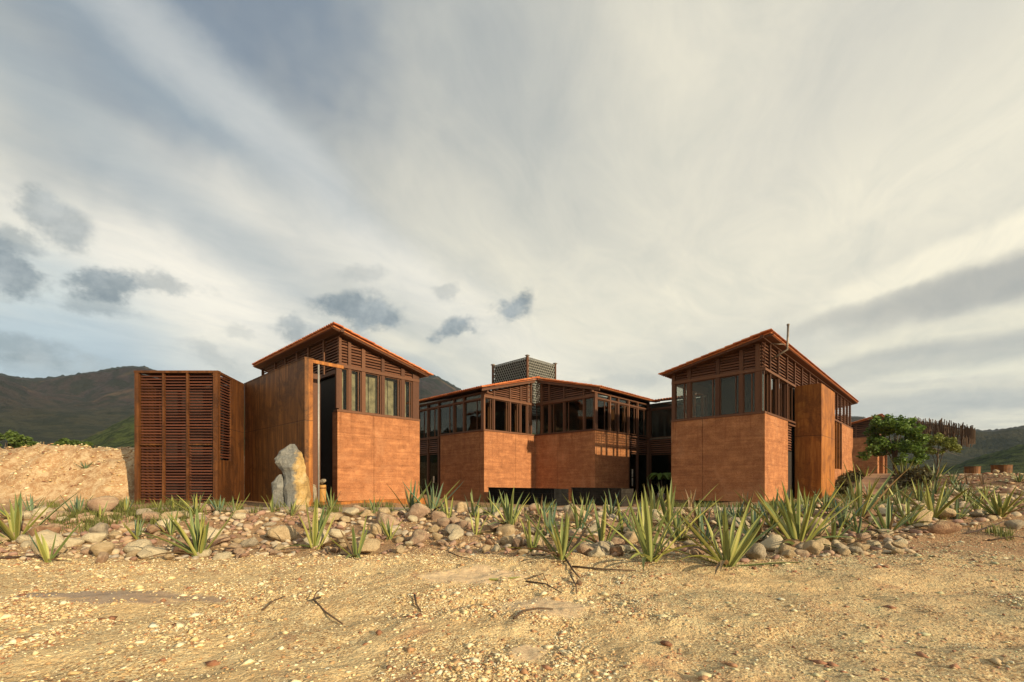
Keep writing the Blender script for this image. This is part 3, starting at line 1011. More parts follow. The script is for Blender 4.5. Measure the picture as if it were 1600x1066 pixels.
# shaded face: clerestory louvres over the steel wall
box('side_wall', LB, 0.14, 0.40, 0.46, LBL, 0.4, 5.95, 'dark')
fbar(LB, 'head_beam', 'y', 0.10, 0.05, LBL, 6.05, 6.17, 0.14)
lv = [0.0, 1.3, 2.9, 4.2, 5.6, 7.0, LBL - .12]
for v in lv[1:]:
    fbar(LB, 'post', 'y', 0.08, v, v + 0.12, 6.17, 7.72, 0.12)
for a, b_ in zip(lv[:-1], lv[1:]):
    slats(LB, 'y', 0.10, a + (0.12 if a else 0.0), b_, 6.17, lambda s: 7.70, mat='slat')
fbar(LB, 'eave_beam', 'y', 0.06, -0.35, LBL + .1, 7.70, 7.82, 0.16)
# glazing behind the steel wall, inner lining and floor
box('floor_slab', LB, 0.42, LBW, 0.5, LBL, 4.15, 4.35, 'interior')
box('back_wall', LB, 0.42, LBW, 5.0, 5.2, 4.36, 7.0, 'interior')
box('side_wall', LB, LBW - .25, LBW, 0.46, LBL, 0.4, ZS, 'rammed')
for v in (0.46, 2.0, 3.5): window(LB, 'y', LBW - .12, v, v + 1.4, ZS, ZH)
fbar(LB, 'side_wall', 'y', LBW - .12, 5.0, LBL, ZS, 6.5, 0.2, 'rammed')
fbar(LB, 'rake_beam', 'y', LBW - .12, 0.2, LBL, ZH, 6.52, 0.12)
box('end_wall', LB, 0.4, LBW, LBL - .2, LBL, .4, 6.6, 'rammed')
for (a, b_) in ((0.20, 0.44), (0.68, 1.02), (1.36, 1.62), (1.66, 2.04), (2.32, 2.62), (2.65, 2.96), (3.42, 3.66)):
    box('curtain_glare', LB, a, b_, 0.36, 0.38, ZS + .1, ZH - .02, 'curtain_glare')  # curtains widened so their pale colour also stands for sky reflected in the glass
# rake fascia under the tiles
for ca, nm in ((-0.26, 'rake_board'),):
    prism(nm, LB, [(-0.30, zroofL(-0.42) - 0.075), (LBW + .30, zroofL(LBW + .30) - 0.075), (LBW + .30, zroofL(LBW + .30) - 0.02), (-0.42, zroofL(-0.42) - 0.02)], 'y', ca, ca + .05, 'wood')
shed_roof(LB, -0.34, LBW + 0.42, -0.34, LBL + .3, 'x', 7.87, 6.70, rng)

# weathered steel wall in front of the left house, with its lintel beam, post and pole
SW = thing('steel_garden_wall', 'tall rusty steel wall running back from behind the standing rock', 'wall', (-7.399, 18.7, 0), R(47.8))
for k, (a, b_) in enumerate(((-0.9, 1.42), (1.424, 3.7), (3.704, 5.97))):
    box('steel_sheet', SW, -1.73, -1.58, a, b_, 0.42, 6.15, 'corten_dark')
box('end_plate', SW, -1.578, -1.416, -0.9, -0.62, 0.42, 6.15, 'corten')
box('cap_strip', SW, -1.75, -1.40, -0.92, 5.97, 6.152, 6.185, 'corten_dark')
box('lintel', SW, -1.414, -0.17, -0.90, -0.78, 6.02, 6.15, 'corten')
box('hanger_post', SW, -0.47, -0.33, -0.88, -0.76, ZS, 6.018, 'wood')
tube('pole', SW, [(-1.17, -0.84, 0.5), (-1.17, -0.84, 6.02)], 0.035, 'galv', 8)
box('door_leaf', SW, -0.95, -0.50, 0.50, 0.60, 0.5, 5.95, 'wood')
box('threshold', SW, -1.41, 0.1, -0.95, 1.0, 0.42, 0.60, 'corten')

# ------------------------------------------------------------------ louvred box at the far left
LV = thing('louvred_steel_pavilion', 'rusty box clad in horizontal louvres at the left end of the buildings', 'pavilion', (-16.05, 18.77, 0))
Wd = 3.54; ZT = 6.15
box('corner_post', LV, 0, 0.17, 0, 0.17, 0.45, ZT - .10, 'corten_mid')
box('corner_post', LV, Wd - .20, Wd, 0, 0.17, 0.45, ZT - .10, 'corten_mid')
box('top_rail', LV, -0.02, Wd + .02, -0.01, 0.18, ZT - .098, ZT, 'corten_mid')
colx = [0.17, 1.20, 2.22, Wd - .20]
for x0 in colx[1:3]:
    box('mullion', LV, x0 - .045, x0 + .045, 0.02, 0.12, 0.45, ZT - .1, 'corten_mid')
rl = random.Random(9)
for i, (a, b_) in enumerate(zip(colx[:-1], colx[1:])):
    if i != 1:
        box('transom', LV, a + .05, b_ - .05, 0.012, 0.10, 2.98, 3.04, 'corten_mid')
        for (zz0, zz1) in ((0.48, 2.97), (3.05, ZT - .12)):
            slats(LV, 'x', 0.08, a + .05, b_ - .05, zz0, lambda s, q=zz1: q, 0.122, 'slat_red', 0.042, 0.05, 0.35, rl)
        if i == 0 or i == 2:
            box('inner_frame', LV, a + .05, a + .09, .13, .17, .5, 2.95, 'wood')
    else:
        slats(LV, 'x', 0.08, a + .05, b_ - .05, 0.48, lambda s: ZT - .12, 0.122, 'slat_red', 0.042, 0.05, 0.35, rl)
# the oblique side: from the front corner back to the steel wall
p0 = Vector((Wd, 0.0)); p1 = Vector((3.07, 2.63))
dd = (p1 - p0); ln_ = dd.length; rz = math.atan2(dd.y, dd.x)


def side_box(name, s0, s1, off, th, z0, z1, mat, rx=0.0):
    c = p0 + dd.normalized() * ((s0 + s1) / 2)
    nrm = Vector((dd.y, -dd.x)).normalized()
    c = c - nrm * (off + th / 2)
    o = obj(name, box_mesh(s1 - s0, th, z1 - z0, mat), LV, (c.x, c.y, (z0 + z1) / 2))
    o.rotation_mode = 'XYZ'
    o.rotation_euler = (rx, 0, rz)
    return o


side_box('side_panel', 1.25, ln_, 0, 0.1, 0.45, ZT - .1, 'corten_mid')
side_box('side_panel', 0.02, 1.246, 0, 0.1, 0.45, 2.36, 'corten_mid')
side_box('side_rail', 0.02, ln_, -0.01, 0.12, ZT - .098, ZT, 'corten_mid')
zz = 2.45
while zz < ZT - .15:
    side_box('slat', 0.05, 1.23, 0.02, 0.02, zz, zz + .062, 'slat_red', -0.3)
    zz += .122
box('back_panel', LV, 0.03, 3.0, 2.5, 2.6, .4, ZT - .1, 'corten_mid')
box('side_panel', LV, 0.0, .1, .18, 2.5, .4, ZT - .1, 'corten_mid')
box('roof_plate', LV, .11, 3.0, .2, 2.5, ZT - .06, ZT - .02, 'corten_mid')
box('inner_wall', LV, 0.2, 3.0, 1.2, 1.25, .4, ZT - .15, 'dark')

# ------------------------------------------------------------------ right building
RBo = (0.571 * 19.5 * 1.0, 19.5)
RB = thing('corner_house', 'large rammed earth house at right with metal flue pipe and long mono-pitch tile roof', 'house', (11.163, 19.5, 0), R(45))
ZS, ZH = 4.45, 6.36
RL = 24.0; RWd = 4.30
wall_panels(RB, 'y', 0, 0.45, [0.0, 2.72, RWd], 0.5, ZS)
wall_panels(RB, 'x', 0, 0.45, [0.46, 3.86], 0.5, ZS)
box('wall_panel', RB, 0.0, 0.452, 0.0, 0.002, 0.5, ZS - .001, 'rammed')
zroofR = lambda v: 7.83 - (v + 0.34) / (RWd + 0.74) * (7.83 - 6.84)
fbar(RB, 'sill_beam', 'y', 0.14, -0.02, RWd, ZS + .002, ZS + .09, 0.34)
fbar(RB, 'sill_beam', 'x', 0.14, 0.32, 5.25, ZS + .002, ZS + .09, 0.34)
# shaded face, posts and louvres
pv = [(0.20, 0.40), (0.92, 1.08), (1.95, 2.12), (3.32, 3.50), (4.12, RWd)]
for a, b_ in pv:
    fbar(RB, 'post', 'y', 0.12, a, b_, ZS + .09, zroofR((a + b_) / 2) - .11, 0.13)
fbar(RB, 'head_beam', 'y', 0.11, 0.0, RWd, ZH, ZH + .14, 0.16)
bays = [(0.0, 0.20), (0.40, 0.92), (1.08, 1.95), (2.12, 3.32), (3.50, 4.12)]
for (a, b_) in bays[1:]:
    window(RB, 'y', 0.14, a, b_, ZS + .09, ZH, split=a + .16 if b_ - a > .4 else None)
for (a, b_) in bays:
    slats(RB, 'y', 0.12, a, b_, ZH + .14, lambda s: zroofR(s) - .05)
window(RB, 'y', 0.05, 0.03, 0.19, ZS + .09, ZH, fr=.02)
prism('rake_board', RB, [(-0.42, zroofR(-0.42) - 0.075), (RWd + .30, zroofR(RWd + .3) - 0.075), (RWd + .30, zroofR(RWd + .3) - .02), (-0.42, zroofR(-0.42) - .02)], 'x', -0.28, -0.23, 'wood')
# sunlit face
for u in (0.88, 2.22, 3.80):
    fbar(RB, 'post', 'x', 0.06, u, u + .10, ZS + .09, 7.72, 0.11)
for (a, b_) in ((0.03, .88), (.98, 2.22), (2.32, 3.80), (3.90, 5.2)):
    window(RB, 'x', 0.14, a, b_, ZS + .09, ZH, split=(a + b_) / 2 if b_ - a > 1.3 else None, glass='glass_clear')
fbar(RB, 'head_beam', 'x', 0.04, 0.0, 5.30, ZH, ZH + .11, 0.14)
fbar(RB, 'eave_beam', 'x', 0.03, -0.35, RL, 7.70, 7.82, 0.14)
us = [0.0, .88, 2.22, 3.80, 5.3, 6.9, 8.7, 10.6, 12.7, 14.8, 16.1]
for u in us[4:]:
    fbar(RB, 'post', 'x', 0.06, u, u + .11, ZH + .0, 7.70, 0.11)
for a, b_ in zip(us[:-1], us[1:]):
    slats(RB, 'x', 0.10, a + (.10 if a else 0), b_, ZH + .11, lambda s: 7.69, 0.15)
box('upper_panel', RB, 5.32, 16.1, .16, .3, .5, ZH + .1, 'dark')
# small louvred opening under the beam, then the door recess
fbar(RB, 'head_beam', 'x', 0.05, 3.88, 5.28, 4.28, 4.36, 0.14)
slats(RB, 'x', 0.10, 3.90, 4.9, 3.0, lambda s: 4.28, 0.13)
fbar(RB, 'door', 'x', 0.20, 3.88, 5.26, 0.5, 2.98, 0.08, 'dark')
# projecting steel block
box('steel_block', RB, 5.30, 8.85, -1.15, 0.02, 0.42, 6.42, 'corten')
# right part: louvres over a tall slot and a rammed wall
for u in (17.2, 18.6, 20.2, 21.6, 23.0):
    fbar(RB, 'post', 'x', 0.06, u, u + .13, 5.75, 7.70, 0.12)
for a, b_ in ((16.21, 17.2), (17.33, 18.6), (18.73, 20.2), (20.33, 21.6), (21.73, 23.0), (23.13, 24.0)):
    slats(RB, 'x', 0.10, a, b_, 5.8, lambda s: 7.69, 0.16)
fbar(RB, 'sill_beam', 'x', 0.06, 16.0, RL, 5.68, 5.78, 0.14)
wall_panels(RB, 'x', -0.02, 0.4, [18.9, RL], 0.5, 5.66)
wall_panels(RB, 'x', -0.02, 0.4, [8.9, 16.0], 0.5, ZH - .05)
for u in (17.0, 18.0):
    fbar(RB, 'mullion', 'x', 0.06, u, u + .1, 1.0, 5.66, 0.1, 'corten')
slats(RB, 'x', 0.12, 16.05, 17.0, 2.4, lambda s: 5.6, 0.16)
window(RB, 'x', 0.14, 17.12, 17.98, 2.3, 5.6)
window(RB, 'x', 0.14, 18.12, 18.88, 2.3, 5.6)
box('wall_panel', RB, 16.0, 18.9, 0.0, 0.4, 0.5, 2.28, 'rammed')
# far faces (light passes through the corner room)
box('floor_slab', RB, 0.5, RL, 0.5, RWd - .1, 4.20, 4.40, 'interior')
for (a, b_) in ((0.3, 1.3), (1.44, 2.5), (2.64, 3.6), (3.74, 4.2)):
    window(RB, 'x', RWd - .1, a, b_, ZS + .02, ZH, glass='glass_clear')
    fbar(RB, 'post', 'x', RWd - .1, b_, b_ + .13, ZS, ZH, 0.13)
fbar(RB, 'back_wall', 'x', RWd - .1, 0.46, RL, 0.5, ZS, 0.2, 'rammed')
fbar(RB, 'back_wall', 'x', RWd - .1, 5.0, RL, ZS + .002, 6.8, 0.2, 'rammed')
fbar(RB, 'back_beam', 'x', RWd - .1, 0.1, 5.0, ZH, 6.8, 0.12)
fbar(RB, 'end_wall', 'y', RL - .1, .42, RWd - .22, 0.5, 6.9, 0.2, 'rammed')
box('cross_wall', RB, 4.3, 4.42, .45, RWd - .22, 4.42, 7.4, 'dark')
shed_roof(RB, -0.34, RWd + 0.40, -0.34, RL + .35, 'y', 7.87, 6.88, rng)
# flue pipe
fl = tube('flue_pipe', RB, [(1.05, .05, 7.02), (1.35, -0.55, 7.42), (1.37, -0.58, 8.52)], 0.046, 'steel', 12)
tube('flue_bracket', RB, [(1.30, -0.5, 7.66), (0.9, 0.0, 7.70)], 0.018, 'steel', 6)
tube('flue_cap', fl, [(1.37, -0.58, 8.52), (1.37, -0.58, 8.58)], 0.058, 'steel', 12)

# ------------------------------------------------------------------ centre building, two wings meeting at an inner corner
CB = thing('courtyard_house', 'low centre house of two rammed earth wings meeting at an inner corner', 'house', (-1.647, 26.0, 0), R(45))
ZS, ZH = 4.40, 6.38
UI = 4.48; V2 = -4.72; U2 = 8.30; UE = 11.1
B0 = 0.2
wall_panels(CB, 'x', 0, 0.4, [0.0, 2.65, UI - .002], B0, ZS)
wall_panels(CB, 'y', 0, 0.4, [0.41, 2.1, 4.35], B0, ZS)
wall_panels(CB, 'y', UI, UI + .4, [V2, -1.9, 0.40], B0, ZS)
wall_panels(CB, 'x', V2, V2 + .4, [UI + .41, U2], B0, ZS)
zc1 = lambda u: 6.78 + (u + .4) / (UI + .4) * (8.05 - 6.78)
zc2 = lambda v: 6.78 + (v - V2 + .4) / (-V2 + .4) * (8.05 - 6.78)
# wing 1 sunlit face
fbar(CB, 'sill_beam', 'x', .12, -.02, UI - .06, ZS + .002, ZS + .08, .32)
for a in (0.0, .78, 2.15, 3.10, 3.75, 4.10):
    fbar(CB, 'post', 'x', .08, a, a + .12, ZS + .08, zc1(a) - .10, .12)
fbar(CB, 'head_beam', 'x', .06, 0, UI - .1, ZH, ZH + .13, .14)
for a, b_ in ((.12, .78), (.90, 2.15), (2.27, 3.10), (3.22, 3.75), (3.87, 4.10)):
    window(CB, 'x', .12, a, b_, ZS + .08, ZH, split=b_ - .2 if b_ - a > .6 else None)
    slats(CB, 'x', .08, a, b_, ZH + .13, lambda s: zc1(s) - .05, 0.13)
slats(CB, 'x', .08, 4.22, 4.42, ZH + .13, lambda s: zc1(s) - .05, 0.13)
# wing 1 shaded face
VE = 8.6
fbar(CB, 'sill_beam', 'y', .12, .0, 4.4, ZS + .002, ZS + .08, .32)
for v in (.0, 1.85, 2.85, 4.5, 5.75, 7.0, 8.4):
    z0 = ZS + .08 if v < 4.4 else B0
    fbar(CB, 'post', 'y', .06, v + (.14 if v == 0 else 0), v + .14 + (.14 if v == 0 else 0), z0, 6.74, .12)
fbar(CB, 'head_beam', 'y', .05, 0, VE, 6.28, 6.38, .12)
fbar(CB, 'eave_beam', 'y', .04, -.3, VE, 6.62, 6.72, .12)
fbar(CB, 'mid_beam', 'y', .05, 4.45, VE, 4.25, 4.36, .12)
for a, b_ in ((.28, 1.85), (1.99, 2.85), (2.99, 4.5), (4.64, 5.75), (5.89, 7.0), (7.14, 8.4)):
    window(CB, 'y', .10, a, b_, (ZS + .08) if b_ < 4.6 else 4.38, 6.28, split=a + .45 if b_ - a > 1 else None)
    window(CB, 'y', .10, a, b_, 6.39, 6.61, fr=.02)
for a, b_ in ((4.64, 5.75), (5.89, 7.0), (7.14, 8.4)):
    slats(CB, 'y', .06, a, b_, 3.3, lambda s: 4.25, .13)
    window(CB, 'y', .10, a, b_, B0 + .05, 3.25)
prism('rake_board', CB, [(-.40, zc1(-.4) - .13), (UI - .3, zc1(UI - .3) - .13), (UI - .3, zc1(UI - .3) - .0), (-.40, zc1(-.4) - .0)], 'y', -.28, -.23, 'wood')
# wing 2 shaded face
fbar(CB, 'sill_beam', 'y', UI + .12, V2, 0.1, ZS + .002, ZS + .08, .32)
vv = [V2, -3.95, -2.45, -1.25, -.60]
for a in vv:
    fbar(CB, 'post', 'y', UI + .08, a, a + .13, ZS + .08, zc2(a) - .10, .12)
fbar(CB, 'head_beam', 'y', UI + .06, V2, -.06, ZH, ZH + .13, .14)
for a, b_ in zip(vv, vv[1:] + [-.02]):
    window(CB, 'y', UI + .12, a + .13, b_, ZS + .08, ZH, split=b_ - .25 if b_ - a > 1 else None)
    slats(CB, 'y', UI + .08, a + .13, b_, ZH + .13, lambda s: zc2(s) - .05, .13)
prism('rake_board', CB, [(V2 - .4, zc2(V2 - .4) - .13), (-.3, zc2(-.3) - .13), (-.3, zc2(-.3)), (V2 - .4, zc2(V2 - .4))], 'x', UI - .14, UI - .10, 'wood')
# wing 2 sunlit (shaded by the corner house) face
fbar(CB, 'sill_beam', 'x', V2 + .12, UI, U2, ZS + .002, ZS + .08, .32)
uu = [UI, 6.05, 7.0, 8.25, 9.40, 10.85]
for u in uu:
    z0 = ZS + .08 if u < 8.2 else B0
    fbar(CB, 'post', 'x', V2 + .06, u + (.14 if u == UI else 0), u + .14 + (.14 if u == UI else 0), z0, 6.74, .12)
fbar(CB, 'head_beam', 'x', V2 + .05, UI, UE, 6.28, 6.38, .12)
fbar(CB, 'eave_beam', 'x', V2 + .04, UI - .3, UE, 6.62, 6.72, .12)
fbar(CB, 'mid_beam', 'x', V2 + .05, 8.3, UE, 4.28, 4.38, .12)
for a, b_ in zip(uu[:-1], uu[1:]):
    s_ = a + (.28 if a == UI else .14)
    window(CB, 'x', V2 + .10, s_, b_, ZS + .08, 6.28, split=(s_ + b_) / 2 + .2)
    window(CB, 'x', V2 + .10, s_, b_, 6.39, 6.61, fr=.02)
for a, b_ in ((8.39, 9.40), (9.54, 10.85)):
    slats(CB, 'x', V2 + .06, a, b_, 3.3, lambda s: 4.28, .13)
    window(CB, 'x', V2 + .10, a, b_, B0 + .05, 3.25)
# link wing turning toward the corner house
fbar(CB, 'post', 'y', UE, V2 - .02, V2 + .14, B0, 6.5, .16)
fbar(CB, 'head_beam', 'y', UE, -10.4, V2 - .02, 6.30, 6.40, .12)
fbar(CB, 'mid_beam', 'y', UE, -10.4, V2 - .02, 4.28, 4.38, .12, 'steel')
fbar(CB, 'post', 'y', UE, -7.7, -7.6, B0, 6.3, .12)
for a, b_ in ((-10.4, -7.7), (-7.6, V2 - .03)):
    window(CB, 'y', UE + .04, a, b_, 4.38, 6.30)
    slats(CB, 'y', UE, a, b_, 3.3, lambda s: 4.28, .14)
    window(CB, 'y', UE + .04, a, b_, B0 + .05, 3.25)
    window(CB, 'y', UE + .04, a, b_, 6.40, 6.70, fr=.02)
# interiors
box('floor_slab', CB, .42, 10.9, .42, 8.4, 4.1, 4.33, 'interior')
box('floor_slab', CB, UI + .42, 11.0, V2 + .42, .40, 4.1, 4.33, 'interior')
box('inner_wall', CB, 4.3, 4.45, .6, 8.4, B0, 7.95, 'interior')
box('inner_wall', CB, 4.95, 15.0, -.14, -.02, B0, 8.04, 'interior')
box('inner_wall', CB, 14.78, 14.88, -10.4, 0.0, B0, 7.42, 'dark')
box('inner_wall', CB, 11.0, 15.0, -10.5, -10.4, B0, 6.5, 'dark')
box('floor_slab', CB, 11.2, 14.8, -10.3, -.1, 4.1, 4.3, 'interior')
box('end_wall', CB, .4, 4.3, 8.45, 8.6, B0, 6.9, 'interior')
for (u, v) in ((1.2, 1.0), (2.6, .9), (3.4, .8)):
    box('inner_post', CB, u, u + .35, v, v + .1, 4.35, 6.9, 'wood')
for v in (-1.0, -3.2, -4.2):
    box('inner_post', CB, UI + .9, UI + 1.0, v, v + .3, 4.35, 6.9, 'wood')
for u in (7.3, 8.7):
    box('inner_post', CB, u, u + .4, V2 + .7, V2 + .8, 4.35, 6.6, 'wood')
shed_roof(CB, UI + .02, -.45, -.36, VE + .2, 'x', 8.12, 6.84, rng, show_hi=False)
shed_roof(CB, .02, V2 - .45, UI - .16, UE + .25, 'y', 8.12, 6.84, rng, show_hi=False)
shed_roof(CB, 14.9, UE - .45, -10.4, V2 - .5, 'x', 7.55, 6.82, rng, show_hi=False, rake0=False)

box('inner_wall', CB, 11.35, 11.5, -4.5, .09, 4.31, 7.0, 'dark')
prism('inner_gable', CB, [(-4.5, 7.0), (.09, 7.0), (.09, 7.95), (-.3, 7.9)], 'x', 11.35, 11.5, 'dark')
prism('inner_gable', CB, [(.4, 6.9), (4.3, 6.9), (4.3, 7.9)], 'y', 8.45, 8.6, 'dark')

# lattice water tower on the roof
TW = thing('lattice_roof_tower', 'square tower wrapped in grey perforated lattice rising behind the centre roof', 'tower', (1.147, 33.0, 0), R(45))
TX, TY, TZ0, TZ1 = 3.25, 3.80, 6.4, 10.70


def lattice(wd, hh, cell=0.23):
    """perforated three-armed pattern, 3 cm thick, in the x-z plane"""
    vs, fs = [], []
    a = cell
    rows = int(hh / (a * .866)) + 2
    cols = int(wd / a) + 2
    def bar(x0, z0, x1, z1, w):
        ddx, ddz = x1 - x0, z1 - z0
        l = math.hypot(ddx, ddz)
        nx, nz = -ddz / l * w / 2, ddx / l * w / 2
        pts = []
        for (x, z) in ((x0 + nx, z0 + nz), (x0 - nx, z0 - nz), (x1 - nx, z1 - nz), (x1 + nx, z1 + nz)):
            pts.append((min(max(x, 0), wd), min(max(z, 0), hh)))
        k = len(vs)
        for y in (-.015, .015):
            for (x, z) in pts: vs.append((x, y, z))
        fs.extend([(k, k + 1, k + 2, k + 3), (k + 7, k + 6, k + 5, k + 4), (k, k + 4, k + 5, k + 1), (k + 1, k + 5, k + 6, k + 2), (k + 2, k + 6, k + 7, k + 3), (k + 3, k + 7, k + 4, k)])
    for r in range(rows):
        for c in range(cols):
            x = c * a + (r % 2) * a / 2; z = r * a * .866
            if x > wd or z > hh: continue
            for q in range(3):
                th = R(90 + 120 * q)
                bar(x, z, x + math.cos(th) * a * .56, z + math.sin(th) * a * .56, a * .32)
    return vs, fs


for (nm, loc, rzz, wd) in (('screen_panel', (0.05, 0, 6.4), 0, TX - .05), ('screen_panel', (0, 0.05, 6.4), R(90), TY - .05),
                           ('screen_panel', (0.05, TY, 6.4), 0, TX - .05), ('screen_panel', (TX, 0.05, 6.4), R(90), TY - .05)):
    vs, fs = lattice(wd, TZ1 - 6.45)
    obj(nm, mesh_py(nm, vs, fs, M['screen']), TW, loc, (0, 0, rzz))
box('lining', TW, .12, TX - .12, .12, TY - .12, 6.5, TZ1 - .05, 'black')
for (x, y) in ((0, 0), (TX, 0), (0, TY), (TX, TY)):
    box('corner_post', TW, x - .07, x + .07, y - .07, y + .07, TZ0, TZ1 + .05, 'wood')
    box('post_cap', TW, x - .12, x + .12, y - .12, y + .12, TZ1 + .052, TZ1 + .13, 'steel')
for y in (0, TY): box('top_rail', TW, .08, TX - .08, y - .04, y + .04, TZ1 - .06, TZ1, 'screen')
for x in (0, TX): box('top_rail', TW, x - .04, x + .04, .08, TY - .08, TZ1 - .06, TZ1, 'screen')

# ------------------------------------------------------------------ far house at the right and its porch columns
FH = thing('far_house', 'far red house with louvred gable half hidden behind the leafy tree', 'house', (37.25, 45.0, 0), R(45))
zf = lambda v: 7.9 - v * .27
wall_panels(FH, 'y', 0, .4, [0, 3.4, 7.0], 1.4, 5.9)
wall_panels(FH, 'x', 0, .4, [.41, 1.3], 1.4, 5.9)
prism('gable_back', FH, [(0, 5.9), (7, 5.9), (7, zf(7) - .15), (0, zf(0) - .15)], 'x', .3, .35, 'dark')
for v in (0, 1.7, 3.4, 5.1, 6.8): fbar(FH, 'post', 'y', .08, v, v + .15, 5.9, zf(v) - .2, .12)
for a, b_ in ((.15, 1.7), (1.85, 3.4), (3.55, 5.1), (5.25, 6.8)): slats(FH, 'y', .08, a, b_, 5.92, lambda s: zf(s) - .12, .2, h=.11)
fbar(FH, 'head_beam', 'x', .1, 0, 9.0, 5.6, 5.9, .3, 'rammed')
for u in (5.0, 6.0, 8.7): fbar(FH, 'porch_column', 'x', .2, u, u + .55, 1.4, 5.59, .4, 'rammed')
box('back_wall', FH, .4, 9.0, 3.0, 3.2, 1.4, 5.6, 'rammed')
fbar(FH, 'gable_side', 'x', .2, 0.4, 9.0, 5.92, 7.6, .2, 'slat')
shed_roof(FH, -.4, 7.3, -.3, 9.3, 'y', 8.0, zf(7.3), rng)

# round canopy of upright sticks beyond the trees
CN = thing('stick_canopy', 'round canopy of dark upright sticks beyond the trees at right', 'canopy', (46.0, 48.0, 0))
rc = random.Random(21)
stick_m = [tube_ for tube_ in ()]
_st = {}


def stick_mesh(k):
    if k not in _st:
        r = 0.045
        vs = [(r * math.cos(a), r * math.sin(a), z) for z in (-.5, .5) for a in (0, 2.1, 4.2)]
        _st[k] = mesh_py('stick', vs, [(0, 2, 1), (3, 4, 5), (0, 1, 4, 3), (1, 2, 5, 4), (2, 0, 3, 5)], M['twig'])
    return _st[k]


for i in range(290):
    a = rc.uniform(0, 2 * math.pi); rr = math.sqrt(rc.uniform(0.05, 1)) if i > 130 else 1.0
    if i <= 130: a = 2 * math.pi * i / 131
    x = math.cos(a) * 2.95 * rr; y = math.sin(a) * 3.0 * rr
    z = 6.9 - 0.20 * x + 0.10 * y + rc.uniform(-.12, .12) - .35 * max(0, x - 1.2)
    ln = rc.uniform(.8, 1.55) * (1.0 if i <= 130 else 1.1)
    o = obj('stick', stick_mesh(0), CN, (x, y, z), (rc.uniform(-.06, .06), rc.uniform(-.06, .06), a), (1, 1, ln))
for (x, y) in ((-1.6, 0.3), (-.9, 1.4)):
    tube('post', CN, [(x, y, gz(46.0 + x, 48 + y) - .1), (x * .9, y, 7.0)], .07, 'twig', 6)
for k in range(3):
    pts = [(math.cos(t_) * (.9 + k * .95), math.sin(t_) * (.9 + k * .95), 7.05 - .2 * math.cos(t_) * (.9 + k * .95) + .1 * math.sin(t_) * (1.2 + k)) for t_ in np.linspace(0, 2 * math.pi, 25)]
    tube('ring_beam', CN, pts, .05, 'twig', 5)

# two steel planters on a low slab
SLB = thing('viewing_slab', 'thin concrete slab on the rise under the rusty round tubs', 'slab', (46.0, 40.0, 0))
box('slab_top', SLB, -5.6, 9.0, 0, 2.0, 1.98, 2.06, 'path')
box('slab_base', SLB, -5.0, 9.0, .3, 1.8, 1.3, 1.978, 'path')
for (x0, x1, h, lab) in ((42.2, 43.3, .66, 'smaller rusty round tub left of its twin on the slab'), (44.75, 46.15, .80, 'larger rusty round tub on the slab at the right edge')):
    r = (x1 - x0) / 2
    t = thing('steel_tub', lab, 'tub', ((x0 + x1) / 2, 41.0, 2.062), 0, 'rusty round tubs on the slab')
    vs = []; n = 20
    for (rad, z) in ((r * .96, 0), (r, h), (r - .05, h), (r - .07, .06)):
        for k in range(n): vs.append((math.cos(2 * math.pi * k / n) * rad, math.sin(2 * math.pi * k / n) * rad, z))
    fs = [(q * n + k, q * n + (k + 1) % n, (q + 1) * n + (k + 1) % n, (q + 1) * n + k) for q in range(3) for k in range(n)]
    fs.append(tuple(range(3 * n, 4 * n))[::-1])
    obj('shell', mesh_py('shell', vs, fs, M['corten_dark'], False), t)
    tube('rim', t, [(math.cos(a) * r, math.sin(a) * r, h) for a in np.linspace(0, 2 * math.pi, 21)], .025, 'corten_dark', 5)
st_ = thing('small_stone', 'small grey stone beside the larger rusty tub', 'stone', (44.5, 40.6, 2.062))

# black board planters in front of the inner corner
for (x, y, l, hgt, mt_, lab) in ((-1.35, 25.2, 4.85, .90, 'black', 'long black board planter in front of the lit wall'), (3.17, 23.5, 3.0, .92, 'charcoal', 'dark weathered board planter in front of the shaded wall corner')):
    t = thing('board_planter', lab, 'planter', (x, y, 0), R(-45), 'dark board planters by the centre house')
    n = 4
    for k in range(n):
        box('board', t, 0, l, 0, .05, .15 + k * hgt / n, .15 + (k + 1) * hgt / n - .012, mt_)
        box('board', t, 0, .05, .052, 1.1, .15 + k * hgt / n, .15 + (k + 1) * hgt / n - .012, mt_)
        box('board', t, l - .05, l, .052, 1.1, .15 + k * hgt / n, .15 + (k + 1) * hgt / n - .012, mt_)
        box('board', t, 0, l, 1.102, 1.15, .15 + k * hgt / n, .15 + (k + 1) * hgt / n - .012, mt_)
    for q in (.02, .35, .65, .96): box('batten', t, l * q, l * q + .05, -.022, -.002, .15, .15 + hgt - .02, mt_)
    box('cap_board', t, -.02, l + .02, -.03, .09, .15 + hgt - .008, .15 + hgt + .03, mt_)
    box('soil', t, .06, l - .06, .06, 1.09, .15, hgt, 'twig')

